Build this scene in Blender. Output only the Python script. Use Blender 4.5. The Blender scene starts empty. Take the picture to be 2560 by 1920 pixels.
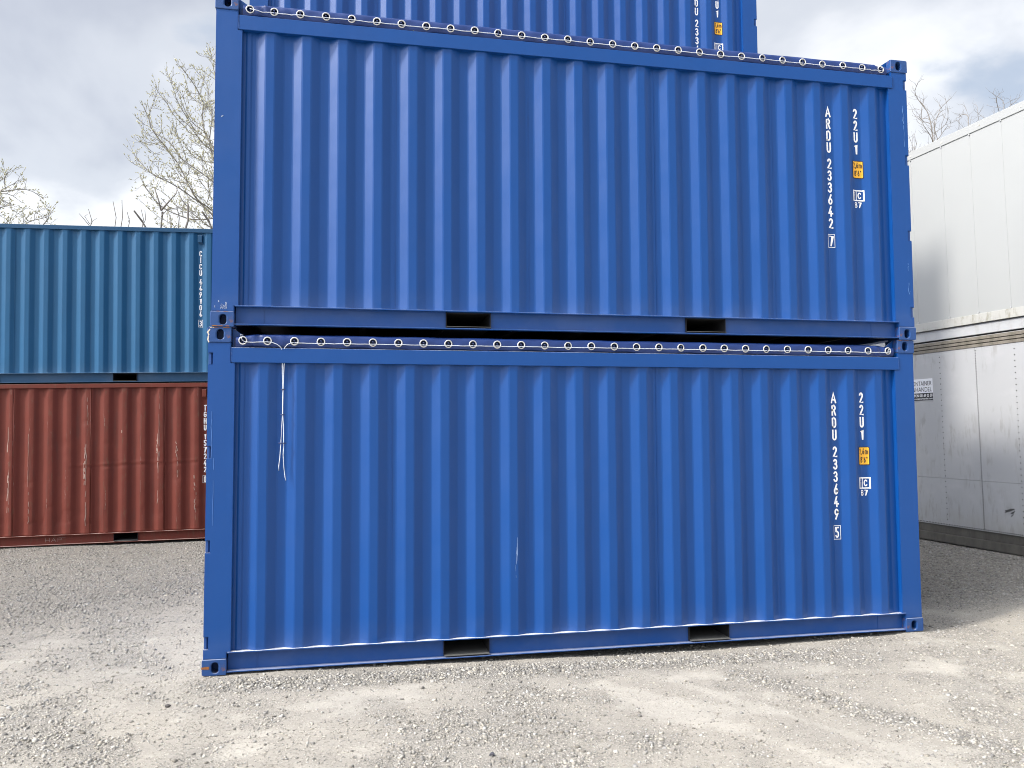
import bpy, bmesh, math, random
import numpy as np
from mathutils import Vector, Matrix

# ------------------------------------------------------------------ camera, world, sun, exposure
S = bpy.context.scene
COL = S.collection
cam_d = bpy.data.cameras.new('camera'); cam = bpy.data.objects.new('camera', cam_d); COL.objects.link(cam)
S.camera = cam
cam_d.sensor_fit = 'HORIZONTAL'; cam_d.sensor_width = 36.0; cam_d.lens = 1987.08/2560*36.0
cam_d.clip_start = 0.05; cam_d.clip_end = 3000
YAW, PITCH, ROLL = 0.2004, 0.0577, -0.0053
fw = Vector((math.sin(YAW)*math.cos(PITCH), math.cos(YAW)*math.cos(PITCH), math.sin(PITCH)))
rt = Vector((math.cos(YAW), -math.sin(YAW), 0)); up = rt.cross(fw)
r2 = rt*math.cos(ROLL)+up*math.sin(ROLL); u2 = -rt*math.sin(ROLL)+up*math.cos(ROLL)
M = Matrix((r2, u2, -fw)).transposed().to_4x4(); M.translation = (1.064, -6.295, 1.7996)
cam.matrix_world = M

SUN_EL = math.radians(43.7)
SUN_TO = Vector((-0.964*math.cos(SUN_EL), -0.266*math.cos(SUN_EL), math.sin(SUN_EL))).normalized()
W = bpy.data.worlds.new('World'); S.world = W; W.use_nodes = True
wn = W.node_tree.nodes; wl = W.node_tree.links
for n in list(wn): wn.remove(n)
def wnode(t, **k):
    n = wn.new(t)
    for a, b in k.items(): setattr(n, a, b)
    return n
out = wnode('ShaderNodeOutputWorld'); bg = wnode('ShaderNodeBackground'); bg.inputs[1].default_value = 0.1
wl.new(bg.outputs[0], out.inputs[0])
sky = wnode('ShaderNodeTexSky', sky_type='NISHITA', sun_disc=False, sun_elevation=SUN_EL, sun_rotation=math.radians(254.6))
sky.air_density = 1.0; sky.dust_density = 1.5
tc = wnode('ShaderNodeTexCoord'); sx = wnode('ShaderNodeSeparateXYZ'); wl.new(tc.outputs['Generated'], sx.inputs[0])
def wmath(op, a, b=None, c=None, clamp=False):
    n = wnode('ShaderNodeMath', operation=op); n.use_clamp = clamp
    for i, v in enumerate((a, b, c)):
        if v is None: continue
        if isinstance(v, (int, float)): n.inputs[i].default_value = v
        else: wl.new(v, n.inputs[i])
    return n.outputs[0]
zz = wmath('ADD', wmath('MAXIMUM', sx.outputs[2], 0.0), 0.35)
cx = wmath('DIVIDE', sx.outputs[0], zz); cy = wmath('DIVIDE', sx.outputs[1], zz)
cb = wnode('ShaderNodeCombineXYZ'); wl.new(cx, cb.inputs[0]); wl.new(cy, cb.inputs[1])
def wnoise(scale, detail, rough, off, dist=0.0):
    mp = wnode('ShaderNodeMapping'); mp.inputs['Location'].default_value = off; wl.new(cb.outputs[0], mp.inputs[0])
    n = wnode('ShaderNodeTexNoise'); n.inputs['Scale'].default_value = scale; n.inputs['Detail'].default_value = detail
    n.inputs['Roughness'].default_value = rough; n.inputs['Distortion'].default_value = dist
    wl.new(mp.outputs[0], n.inputs['Vector']); return n.outputs[0]
def wramp(v, stops):
    r = wnode('ShaderNodeValToRGB'); e = r.color_ramp.elements
    while len(e) < len(stops): e.new(0.5)
    for i, (p, c) in enumerate(stops): e[i].position = p; e[i].color = c
    r.color_ramp.interpolation = 'EASE'
    wl.new(v, r.inputs[0]); return r.outputs[0]
base = wnoise(1.7, 6, 0.5, (3.1, 1.7, 0), 0.25)
cloud = wramp(base, [(0.36, (0.54, 0.56, 0.62, 1)), (0.48, (0.70, 0.72, 0.76, 1)), (0.60, (1.0, 1.0, 1.0, 1))])
cov = wramp(wnoise(1.9, 7, 0.52, (7.7, 4.2, 0), 0.1), [(0.33, (0, 0, 0, 1)), (0.42, (1, 1, 1, 1))])
csc = wnode('ShaderNodeVectorMath', operation='SCALE'); csc.inputs['Scale'].default_value = 8.3; wl.new(cloud, csc.inputs[0])
mixc = wnode('ShaderNodeMix', data_type='RGBA'); wl.new(cov, mixc.inputs[0])
skys = wnode('ShaderNodeMix', data_type='RGBA'); skys.inputs[0].default_value = 0.55     # thin veil over the blue
wl.new(sky.outputs[0], skys.inputs[6]); skys.inputs[7].default_value = (7.2, 8.0, 9.2, 1)
wl.new(skys.outputs[2], mixc.inputs[6]); 
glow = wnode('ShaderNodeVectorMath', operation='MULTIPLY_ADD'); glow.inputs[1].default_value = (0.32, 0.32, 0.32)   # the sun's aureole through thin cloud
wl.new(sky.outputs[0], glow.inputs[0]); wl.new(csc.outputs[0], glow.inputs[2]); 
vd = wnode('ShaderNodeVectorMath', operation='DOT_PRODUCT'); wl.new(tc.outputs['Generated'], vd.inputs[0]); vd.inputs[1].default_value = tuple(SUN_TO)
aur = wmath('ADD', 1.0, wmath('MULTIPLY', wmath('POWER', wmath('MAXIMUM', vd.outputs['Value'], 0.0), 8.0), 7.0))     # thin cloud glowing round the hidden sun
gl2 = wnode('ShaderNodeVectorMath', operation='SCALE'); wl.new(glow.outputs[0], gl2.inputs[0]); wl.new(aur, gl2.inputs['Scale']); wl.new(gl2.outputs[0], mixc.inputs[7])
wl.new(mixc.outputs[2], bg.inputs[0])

sd = bpy.data.lights.new('sun', 'SUN'); sun = bpy.data.objects.new('sun', sd); COL.objects.link(sun)
sd.energy = 3.7; sd.angle = math.radians(6.0); sd.color = (1.0, 0.955, 0.89)
sun.rotation_euler = (-SUN_TO).to_track_quat('-Z', 'Y').to_euler()
S.view_settings.view_transform = 'Standard'; S.view_settings.look = 'None'
S.view_settings.exposure = 0.22; S.view_settings.gamma = 1.0; S.view_settings.use_curve_mapping = False
S.render.engine = 'CYCLES'
S.cycles.max_bounces = 6; S.cycles.glossy_bounces = 3; S.cycles.use_denoising = True; S.cycles.filter_width = 1.0

# ------------------------------------------------------------------ helpers
rnd = random.Random(7)
def tag(o, label=None, cat=None, group=None, kind=None):
    if label: o['label'] = label
    if cat: o['category'] = cat
    if group: o['group'] = group
    if kind: o['kind'] = kind
    return o
def link(name, me, mat=None, parent=None):
    o = bpy.data.objects.new(name, me); COL.objects.link(o)
    if parent is not None: o.parent = parent
    if mat is not None and me is not None and not me.materials: me.materials.append(mat)
    return o
def empty(name, loc, rot=(0, 0, 0)):
    o = bpy.data.objects.new(name, None); COL.objects.link(o); o.location = loc; o.rotation_euler = rot
    o.empty_display_size = 0.2
    return o
def mesh(name, bm, smooth=False):
    me = bpy.data.meshes.new(name); bm.normal_update(); bm.to_mesh(me); bm.free()
    if smooth: me.shade_smooth()
    return me
def box(bm, x0, x1, y0, y1, z0, z1, bev=0.0):
    vs = [bm.verts.new(p) for p in ((x0,y0,z0),(x1,y0,z0),(x1,y1,z0),(x0,y1,z0),(x0,y0,z1),(x1,y0,z1),(x1,y1,z1),(x0,y1,z1))]
    fs = [bm.faces.new([vs[i] for i in f]) for f in ((0,3,2,1),(4,5,6,7),(0,1,5,4),(1,2,6,5),(2,3,7,6),(3,0,4,7))]
    if bev > 0:
        es = list({e for f in fs for e in f.edges})
        bmesh.ops.bevel(bm, geom=es, offset=bev, segments=2, profile=0.5, affect='EDGES')
def boxobj(name, x0, x1, y0, y1, z0, z1, mat, parent, bev=0.0):
    bm = bmesh.new(); box(bm, x0, x1, y0, y1, z0, z1, bev)
    return link(name, mesh(name, bm), mat, parent)
def extrude_poly(bm, pts, y0, y1):
    """closed polygon of (x,z) extruded along y, with caps"""
    a = [bm.verts.new((x, y0, z)) for x, z in pts]; b = [bm.verts.new((x, y1, z)) for x, z in pts]
    bm.faces.new(a); bm.faces.new(b[::-1]); n = len(pts)
    for i in range(n):
        j = (i+1) % n; bm.faces.new((a[j], a[i], b[i], b[j]))
    bmesh.ops.recalc_face_normals(bm, faces=bm.faces)
def tube(bm, pts, r, seg=6, r1=None):
    pts = [Vector(p) for p in pts]; n = len(pts); rings = []
    for i, p in enumerate(pts):
        t = (pts[min(i+1, n-1)]-pts[max(i-1, 0)]).normalized()
        a = t.cross(Vector((0, 0, 1)))
        if a.length < 0.05: a = t.cross(Vector((0, 1, 0)))
        a.normalize(); b = t.cross(a)
        rr = r if r1 is None else r+(r1-r)*i/(n-1)
        rings.append([bm.verts.new(p+(a*math.cos(k*2*math.pi/seg)+b*math.sin(k*2*math.pi/seg))*rr) for k in range(seg)])
    for i in range(n-1):
        for k in range(seg):
            bm.faces.new((rings[i][k], rings[i][(k+1)%seg], rings[i+1][(k+1)%seg], rings[i+1][k]))
    bm.faces.new(rings[0][::-1]); bm.faces.new(rings[-1])

# ------------------------------------------------------------------ materials
class Mat:
    def __init__(s, name):
        s.m = bpy.data.materials.new(name); s.m.use_nodes = True; s.t = s.m.node_tree
        s.b = s.t.nodes['Principled BSDF']; s.tc = s.t.nodes.new('ShaderNodeTexCoord')
    def put(s, sock, v):
        if isinstance(v, (int, float)): sock.default_value = v
        elif isinstance(v, (tuple, list)): sock.default_value = v if len(v) != 3 or sock.type == 'VECTOR' else (*v, 1)
        else: s.t.links.new(v, sock)
    def math(s, op, a, b=None, c=None, clamp=False):
        n = s.t.nodes.new('ShaderNodeMath'); n.operation = op; n.use_clamp = clamp
        for i, v in enumerate((a, b, c)):
            if v is not None: s.put(n.inputs[i], v)
        return n.outputs[0]
    def noise(s, scale, detail=4, rough=0.5, vec=(1, 1, 1), off=(0, 0, 0), coord='Object', dist=0):
        mp = s.t.nodes.new('ShaderNodeMapping'); mp.inputs['Scale'].default_value = vec; mp.inputs['Location'].default_value = off
        s.t.links.new(s.tc.outputs[coord], mp.inputs[0])
        n = s.t.nodes.new('ShaderNodeTexNoise'); n.inputs['Scale'].default_value = scale
        n.inputs['Detail'].default_value = detail; n.inputs['Roughness'].default_value = rough; n.inputs['Distortion'].default_value = dist
        s.t.links.new(mp.outputs[0], n.inputs['Vector']); return n.outputs[0]
    def voro(s, scale, feature='F1', out='Distance', coord='Object', vec=(1, 1, 1)):
        mp = s.t.nodes.new('ShaderNodeMapping'); mp.inputs['Scale'].default_value = vec
        s.t.links.new(s.tc.outputs[coord], mp.inputs[0])
        n = s.t.nodes.new('ShaderNodeTexVoronoi'); n.feature = feature; n.inputs['Scale'].default_value = scale
        s.t.links.new(mp.outputs[0], n.inputs['Vector']); return n.outputs[out]
    def step(s, v, a, b, lo=0.0, hi=1.0):
        n = s.t.nodes.new('ShaderNodeMapRange'); n.clamp = True; n.interpolation_type = 'SMOOTHSTEP'
        s.put(n.inputs[0], v)
        for i, q in enumerate((a, b, lo, hi)): n.inputs[i+1].default_value = q
        return n.outputs[0]
    def mix(s, f, a, b, mode='MIX'):
        n = s.t.nodes.new('ShaderNodeMix'); n.data_type = 'RGBA'; n.blend_type = mode
        s.put(n.inputs[0], f); s.put(n.inputs[6], a); s.put(n.inputs[7], b); return n.outputs[2]
    def bump(s, h, dist, strength=1.0, normal=None):
        n = s.t.nodes.new('ShaderNodeBump'); n.inputs['Distance'].default_value = dist; n.inputs['Strength'].default_value = strength
        s.t.links.new(h, n.inputs['Height'])
        if normal is not None: s.t.links.new(normal, n.inputs['Normal'])
        return n.outputs[0]
    def sep(s, coord='Object'):
        n = s.t.nodes.new('ShaderNodeSeparateXYZ'); s.t.links.new(s.tc.outputs[coord], n.inputs[0]); return n.outputs
    def normz(s):
        g = s.t.nodes.new('ShaderNodeNewGeometry'); n = s.t.nodes.new('ShaderNodeSeparateXYZ')
        s.t.links.new(g.outputs['True Normal'], n.inputs[0]); return n.outputs[2]
    def fin(s, color=None, rough=None, normal=None, metal=None, spec=None, coat=None):
        if color is not None: s.put(s.b.inputs['Base Color'], color)
        if rough is not None: s.put(s.b.inputs['Roughness'], rough)
        if normal is not None: s.t.links.new(normal, s.b.inputs['Normal'])
        if metal is not None: s.put(s.b.inputs['Metallic'], metal)
        if spec is not None: s.b.inputs['Specular IOR Level'].default_value = spec
        if coat is not None: s.b.inputs['Coat Weight'].default_value = coat; s.b.inputs['Coat Roughness'].default_value = 0.18
        return s.m

def paint(name, col, rough=0.36, var=0.06, dust=0.0, rust=0.0, scuff=0.0, wave=0.010, dustcol=(0.5, 0.49, 0.47)):
    m = Mat(name)
    big = m.noise(0.9, 5, 0.55); streak = m.noise(2.2, 5, 0.6, vec=(9, 9, 0.5))
    v = m.math('ADD', m.math('MULTIPLY', m.math('SUBTRACT', big, 0.5), var*1.6), m.math('MULTIPLY', m.math('SUBTRACT', streak, 0.5), var))
    c = m.mix(1.0, col, (1, 1, 1), 'MULTIPLY')
    hs = m.t.nodes.new('ShaderNodeHueSaturation'); m.put(hs.inputs['Color'], c); m.put(hs.inputs['Value'], m.math('ADD', 1.0, v)); c = hs.outputs[0]
    # thin film of road dust low on the wall and everywhere in faint clouds
    film = m.step(m.noise(2.0, 6, 0.65, vec=(1, 1, 0.6), off=(4, 2, 1)), 0.50, 0.85, 0.0, 0.008)
    z = m.sep()[2]
    low = m.math('MULTIPLY', m.step(z, 0.38, 0.12, 0.0, 0.05), m.step(m.noise(3.0, 6, 0.6), 0.3, 0.7))
    c = m.mix(m.math('ADD', film, low), c, dustcol)
    if scuff:
        sc = m.step(m.noise(7.0, 7, 0.7, vec=(6, 6, 0.35), off=(2, 9, 3)), 0.70, 0.74)
        msk = m.step(m.noise(0.8, 3, 0.5, off=(8, 1, 5)), 0.52, 0.62)
        c = m.mix(m.math('MULTIPLY', m.math('MULTIPLY', sc, msk), scuff), c, (0.42, 0.45, 0.52))
    if rust:
        rm = m.step(m.noise(9.0, 8, 0.7, off=(1, 5, 2)), 0.62-0.05*rust, 0.70-0.05*rust)
        rc = m.mix(m.noise(60, 3), (0.12, 0.045, 0.015), (0.30, 0.12, 0.03))
        c = m.mix(m.math('MULTIPLY', rm, min(1, rust)), c, rc)
    if dust:
        d = m.math('MULTIPLY', m.step(m.normz(), 0.55, 0.9), m.step(m.noise(5.0, 6, 0.65, off=(0, 3, 0)), 0.25, 0.55, 0.45, 1.0))
        c = m.mix(m.math('MULTIPLY', m.math('MULTIPLY', d, m.step(z, 0.05, 0.12, 0.35, 1.0)), dust), c, (0.72, 0.71, 0.69))
    rg = m.step(m.noise(3.0, 5, 0.6, off=(3, 3, 3)), 0.3, 0.75, rough-0.05, rough+0.10)
    nb = m.bump(m.noise(1.6, 3, 0.5, vec=(1, 1, 0.8), off=(5, 5, 5)), wave, 1.0)
    nb = m.bump(m.noise(160, 2, 0.5), 0.0004, 0.5, nb)
    return m.fin(c, rg, nb, spec=0.44 if 'blue' in name else 0.3)

BLUE = (0.0002, 0.057, 0.245)
MB = paint('blue_paint', BLUE, 0.39, 0.06, dust=0.9)
MBS = paint('blue_paint_scuffed', BLUE, 0.44, 0.08, dust=0.6, scuff=0.8)
MBC = paint('blue_casting_paint', (0.008, 0.058, 0.215), 0.48, 0.22, dust=0.5, rust=0.9, scuff=0.9)
MTARP = paint('blue_tarpaulin', (0.012, 0.036, 0.155), 0.38, 0.10, wave=0.010)
MTEAL = paint('teal_paint', (0.014, 0.092, 0.200), 0.46, 0.14, dust=0.7, scuff=0.3, wave=0.008)
MTEALR = paint('teal_rail_paint', (0.015, 0.070, 0.15), 0.46, 0.12, dust=0.8)

def red_mat(name, rail=False):
    m = Mat(name)
    c = m.mix(m.noise(1.3, 6, 0.6), (0.108, 0.022, 0.015), (0.165, 0.036, 0.023))
    c = m.mix(m.step(m.noise(3, 7, 0.65, vec=(3, 3, 0.5)), 0.5, 0.75, 0, 0.5), c, (0.085, 0.035, 0.028))
    X, Y, Z = m.sep()
    outer = 1.0 if rail else m.step(Y, 0.022, 0.014)
    low = m.step(m.noise(0.9, 3, 0.5, vec=(1, 1, 0.7), off=(0, 0, 6)), 0.42, 0.58)
    sc = m.step(m.noise(6.0, 9, 0.75, vec=(9, 1, 0.7), off=(2, 0, 3)), 0.60, 0.66)
    wear = m.math('MULTIPLY', m.math('MULTIPLY', sc, low), outer)
    c = m.mix(m.math('MULTIPLY', wear, 0.0 if rail else 0.85), c, (0.30, 0.22, 0.19))
    rs = m.math('MULTIPLY', m.step(m.noise(5.0, 8, 0.7, vec=(5, 1, 1.0), off=(7, 0, 2)), 0.52, 0.66), outer)
    c = m.mix(m.math('MULTIPLY', rs, 0.65), c, (0.12, 0.055, 0.035))
    d = m.math('MULTIPLY', m.step(m.normz(), 0.5, 0.9), 0.7)
    c = m.mix(d, c, (0.45, 0.36, 0.32))
    nb = m.bump(m.noise(1.8, 5, 0.6), 0.02, 0.7)
    return m.fin(c, 0.6, nb, spec=0.25)
MRED = red_mat('rust_red_paint'); MREDR = red_mat('rust_red_rail', True)

def simple(name, col, rough=0.5, metal=0.0, var=0.15, scale=20):
    m = Mat(name); c = m.mix(m.noise(scale, 4), tuple(q*(1-var) for q in col), tuple(min(1, q*(1+var)) for q in col))
    return m.fin(c, rough, metal=metal)
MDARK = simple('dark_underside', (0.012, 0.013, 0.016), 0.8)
MFLOOR = simple('dusty_steel', (0.10, 0.10, 0.095), 0.8, var=0.3, scale=8)
MWHITE = simple('white_marking', (0.90, 0.90, 0.90), 0.45, var=0.03)
MBLACK = simple('black_marking', (0.02, 0.02, 0.025), 0.5)
MORANGE = simple('orange_marking', (0.85, 0.43, 0.03), 0.5, var=0.04)
MGROM = simple('pale_metal_eyelet', (0.62, 0.62, 0.61), 0.4, 0.3, var=0.08, scale=90)
MROPE = simple('white_rope', (0.60, 0.64, 0.70), 0.45, var=0.12, scale=200)
MTIE = simple('blue_tie', (0.03, 0.05, 0.14), 0.5)
MHOOK = simple('blue_hook', (0.03, 0.11, 0.42), 0.3)
MHOOKD = simple('dark_hook', (0.02, 0.04, 0.15), 0.4)

def white_mat(name, old):
    m = Mat(name)
    c = m.mix(m.noise(0.8, 5), (0.36, 0.37, 0.366), (0.41, 0.42, 0.41)) if not old else m.mix(m.noise(0.9, 5), (0.40, 0.41, 0.425), (0.47, 0.475, 0.475))
    X, Y, Z = m.sep()
    if old:
        sm = m.math('MULTIPLY', m.step(m.noise(4.0, 8, 0.7, vec=(2.5, 1, 0.55), off=(1, 0, 4)), 0.50, 0.62), m.step(m.noise(1.1, 3, 0.5, off=(3, 0, 1)), 0.43, 0.55))
        c = m.mix(m.math('MULTIPLY', sm, 0.45), c, (0.24, 0.22, 0.20))
        sm2 = m.step(m.noise(14.0, 8, 0.75, vec=(0.35, 1, 3.0), off=(5, 0, 2)), 0.66, 0.72)
        c = m.mix(m.math('MULTIPLY', sm2, 0.35), c, (0.20, 0.19, 0.18))
        pk = m.step(m.noise(2.6, 5, 0.6, vec=(1, 1, 1.4), off=(9, 0, 3)), 0.50, 0.75, 0, 0.35)
        c = m.mix(pk, c, (0.55, 0.55, 0.55))
        bl = m.math('MULTIPLY', m.step(Z, 0.62, 0.24), m.step(m.noise(3, 6, 0.6, vec=(2, 1, .6)), 0.35, 0.65, 0.1, 0.5))
        c = m.mix(bl, c, (0.30, 0.28, 0.24))
    else:
        f = m.step(m.noise(5.0, 7, 0.7, vec=(2, 1, 0.4), off=(1, 0, 4)), 0.6, 0.75, 0, 0.12)
        c = m.mix(f, c, (0.4, 0.38, 0.34))
    nb = m.bump(m.noise(0.9, 3, 0.5, vec=(1, 1, 0.8)), 0.012, 1.0)
    return m.fin(c, 0.38 if not old else 0.5, nb)
MWNEW = white_mat('white_panel_clean', False); MWOLD = white_mat('white_panel_scuffed', True)
def grime_rail(name, a, b, lo, hi):
    m = Mat(name)
    c = m.mix(m.step(m.noise(6, 8, 0.7, vec=(1.0, 1, 0.35)), lo, hi), a, b)
    return m.fin(c, 0.55, m.bump(m.noise(5, 6), 0.006))
MWRAIL = grime_rail('mossy_white_rail', (0.46, 0.46, 0.43), (0.20, 0.18, 0.11), 0.50, 0.72)
MWBASE = grime_rail('white_base_rail', (0.46, 0.47, 0.48), (0.34, 0.335, 0.32), 0.5, 0.8)
MALU = grime_rail('tarnished_rail', (0.25, 0.225, 0.185), (0.13, 0.115, 0.09), 0.35, 0.7)
MBASE = grime_rail('grey_base_steel', (0.12, 0.112, 0.095), (0.072, 0.066, 0.056), 0.35, 0.7)
MRIVET = simple('dark_rivet', (0.07, 0.07, 0.07), 0.5)

# ------------------------------------------------------------------ stroke lettering (paint on the sheets)
def arc(cx, cz, rx, rz, a0, a1, n=9):
    return [(cx+rx*math.cos(math.radians(a0+(a1-a0)*i/n)), cz+rz*math.sin(math.radians(a0+(a1-a0)*i/n))) for i in range(n+1)]
G = {
 'A': [[(0.02, 0), (0.5, 1), (0.98, 0)], [(0.22, 0.30), (0.78, 0.30)]],
 'R': [[(0.1, 0), (0.1, 1), (0.5, 1)]+arc(0.5, 0.76, 0.38, 0.24, 90, -90)+[(0.1, 0.52)], [(0.5, 0.52), (0.92, 0)]],
 'D': [[(0.1, 0), (0.1, 1), (0.45, 1)]+arc(0.45, 0.72, 0.45, 0.28, 90, 0)+arc(0.45, 0.28, 0.45, 0.28, 0, -90)+[(0.1, 0)]],
 'U': [[(0.1, 1)]+arc(0.5, 0.26, 0.4, 0.26, 180, 360)+[(0.9, 1)]],
 'C': [arc(0.5, 0.74, 0.4, 0.26, 20, 180)+arc(0.5, 0.26, 0.4, 0.26, 180, 340)],
 'I': [[(0.5, 0), (0.5, 1)]],
 'T': [[(0.0, 1), (1.0, 1)], [(0.5, 1), (0.5, 0)]],
 'G': [arc(0.5, 0.74, 0.4, 0.26, 20, 180)+arc(0.5, 0.26, 0.4, 0.26, 180, 360)+[(0.9, 0.48), (0.55, 0.48)]],
 'H': [[(0.1, 0), (0.1, 1)], [(0.9, 0), (0.9, 1)], [(0.1, 0.5), (0.9, 0.5)]],
 '0': [arc(0.5, 0.72, 0.38, 0.28, 0, 180)+arc(0.5, 0.28, 0.38, 0.28, 180, 360)+[(0.88, 0.72)]],
 '1': [[(0.25, 0.84), (0.62, 1), (0.62, 0)]],
 '2': [arc(0.5, 0.74, 0.38, 0.26, 160, -25)+[(0.12, 0.0), (0.92, 0.0)]],
 '3': [arc(0.48, 0.76, 0.36, 0.24, 150, -90)+[(0.48, 0.52)], arc(0.48, 0.27, 0.40, 0.27, 90, -155)],
 '4': [[(0.62, 0), (0.62, 0.5)], [(0.60, 1), (0.05, 0.26), (1.0, 0.26)]],
 '5': [[(0.88, 1), (0.2, 1), (0.14, 0.55)]+arc(0.47, 0.30, 0.40, 0.30, 120, -150)],
 '6': [[(0.72, 1), (0.2, 0.42)], arc(0.5, 0.29, 0.38, 0.29, 0, 360, 16)],
 '7': [[(0.08, 1), (0.92, 1), (0.36, 0)]],
 '9': [[(0.28, 0), (0.80, 0.58)], arc(0.5, 0.71, 0.38, 0.29, 0, 360, 16)],
 '8': [arc(0.5, 0.755, 0.33, 0.235, 0, 360, 14), arc(0.5, 0.265, 0.39, 0.265, 0, 360, 14)],
 'P': [[(0.1, 0), (0.1, 1), (0.5, 1)]+arc(0.5, 0.74, 0.4, 0.26, 90, -90)+[(0.1, 0.48)]],
 'i': [[(0.5, 0), (0.5, 0.62)], [(0.5, 0.84), (0.5, 1.0)]],
 'c': [arc(0.5, 0.35, 0.42, 0.35, 45, 315, 12)],
 'm': [[(0.05, 0), (0.05, 0.66)], arc(0.275, 0.45, 0.225, 0.2, 180, 0, 6)+[(0.5, 0)], arc(0.725, 0.45, 0.225, 0.2, 180, 0, 6)+[(0.95, 0)]],
 ',': [[(0.55, 0.06), (0.35, -0.16)]],
 "'": [[(0.5, 1.0), (0.5, 0.78)]],
 '"': [[(0.3, 1.0), (0.3, 0.80)], [(0.7, 1.0), (0.7, 0.80)]],
}
def ribbon(bm, pts, w, y):
    n = len(pts); L = []; R = []
    for i, (x, z) in enumerate(pts):
        p0 = pts[max(i-1, 0)]; p1 = pts[min(i+1, n-1)]
        tx, tz = p1[0]-p0[0], p1[1]-p0[1]; l = math.hypot(tx, tz) or 1; tx /= l; tz /= l
        k = 1.0
        if 0 < i < n-1:
            ax, az = pts[i][0]-p0[0], pts[i][1]-p0[1]; la = math.hypot(ax, az) or 1
            k = 1/max(0.45, abs((ax*tx+az*tz)/la))
        ex = 0
        if i == 0: ex = -w*0.5
        if i == n-1: ex = w*0.5
        x += tx*ex; z += tz*ex
        L.append(bm.verts.new((x-tz*w/2*k, y, z+tx*w/2*k))); R.append(bm.verts.new((x+tz*w/2*k, y, z-tx*w/2*k)))
    for i in range(n-1):
        try: bm.faces.new((R[i], R[i+1], L[i+1], L[i]))
        except ValueError: pass
def glyph(bm, ch, x, z, w, h, st):
    """glyph whose ink fills x..x+w, z..z+h"""
    k = 0
    for pl in G[ch]:
        pts = [(x+st/2+(w-st)*a, z+st/2+(h-st)*b) for a, b in pl]
        ribbon(bm, pts, st, -0.0003*k); k += 1
def drape(bm, prof, xs, off, z_cuts=()):
    """cut the lettering at the creases of the sheet and lay it on the sheet"""
    if prof is not None:
        for x in xs:
            bmesh.ops.bisect_plane(bm, geom=bm.verts[:]+bm.edges[:]+bm.faces[:], plane_co=(x, 0, 0), plane_no=(1, 0, 0))
        for v in bm.verts: v.co.y += prof(v.co.x)-off
    else:
        for v in bm.verts: v.co.y -= off

# ------------------------------------------------------------------ container pieces
L20, H20, WID = 6.058, 2.591, 2.438
PITCHX = 0.2778
YO, YI = 0.014, 0.050
def make_prof(first, x_lo, x_hi):
    pts = [(x_lo, YI)]
    if x_lo < 0.3 and first > 0.29: pts += [(0.233, YI), (0.235, YI-0.008), (0.268, YI-0.008), (0.272, YI)]
    x = first
    while x+0.208 < x_hi-0.02:
        if x > x_lo+0.005: pts += [(x, YI), (x+0.069, YO), (x+0.139, YO), (x+0.208, YI)]
        x += PITCHX
    if x+0.02 < x_hi-0.12: pts += [(x, YI), (x+0.06, YI-0.004)]
    pts.append((x_hi, YI))
    def f(xx):
        for (a, b), (c, d) in zip(pts, pts[1:]):
            if a <= xx <= c: return b+(d-b)*(xx-a)/max(1e-6, c-a)
        return YI
    return pts, f
def wall_sheet(pts, z0, z1, x0, x1, thick=0.004, nudge=0.0, disp=None, nz=1, fine=None):
    f = None
    P = [(x, y) for x, y in pts if x0+1e-4 < x < x1-1e-4]
    def yy(xx):
        for (a, b), (c, d) in zip(pts, pts[1:]):
            if a <= xx <= c: return b+(d-b)*(xx-a)/max(1e-6, c-a)
        return YI
    P = [(x0, yy(x0))]+P+[(x1, yy(x1))]
    # rounded creases: add a point either side of each bend
    Q = []
    for i, (x, y) in enumerate(P):
        if 0 < i < len(P)-1:
            for s, (ox, oy) in ((1, P[i-1]), (2, P[i+1])):
                l = math.hypot(ox-x, oy-y); t = min(0.006/l, 0.4); Q.append((x+(ox-x)*t, y+(oy-y)*t))
        else: Q.append((x, y))
    if fine:
        R = []
        for (a, b), (c, d) in zip(Q, Q[1:]):
            k = max(1, int((c-a)/fine)); R += [(a+(c-a)*i/k, b+(d-b)*i/k) for i in range(k)]
        R.append(Q[-1]); Q = R
    bm = bmesh.new(); rows = []
    for j in range(nz+1):
        z = z0+(z1-z0)*j/nz
        fr = [bm.verts.new((x, y-nudge+(disp(x, y, z) if disp else 0), z)) for x, y in Q]
        bk = [bm.verts.new((x, y-nudge+thick, z)) for x, y in Q]
        rows.append((fr, bk))
    n = len(Q)
    for j in range(nz):
        (f0, b0), (f1, b1) = rows[j], rows[j+1]
        for i in range(n-1):
            bm.faces.new((f0[i], f0[i+1], f1[i+1], f1[i])); bm.faces.new((b0[i+1], b0[i], b1[i], b1[i+1]))
        bm.faces.new((f0[0], f1[0], b1[0], b0[0])); bm.faces.new((f0[-1], b0[-1], b1[-1], f1[-1]))
    for r, fl in ((rows[0], 0), (rows[-1], 1)):
        for i in range(n-1):
            q = (r[0][i], r[0][i+1], r[1][i+1], r[1][i]); bm.faces.new(q if fl else q[::-1])
    # thin weld bead along the left seam
    box(bm, x0-0.0025, x0+0.0025, P[0][1]-nudge-0.0025, P[0][1]-nudge+0.002, z0+0.001, z1-0.001)
    me = mesh('wall_sheet', bm, smooth=bool(disp))
    return me

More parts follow.
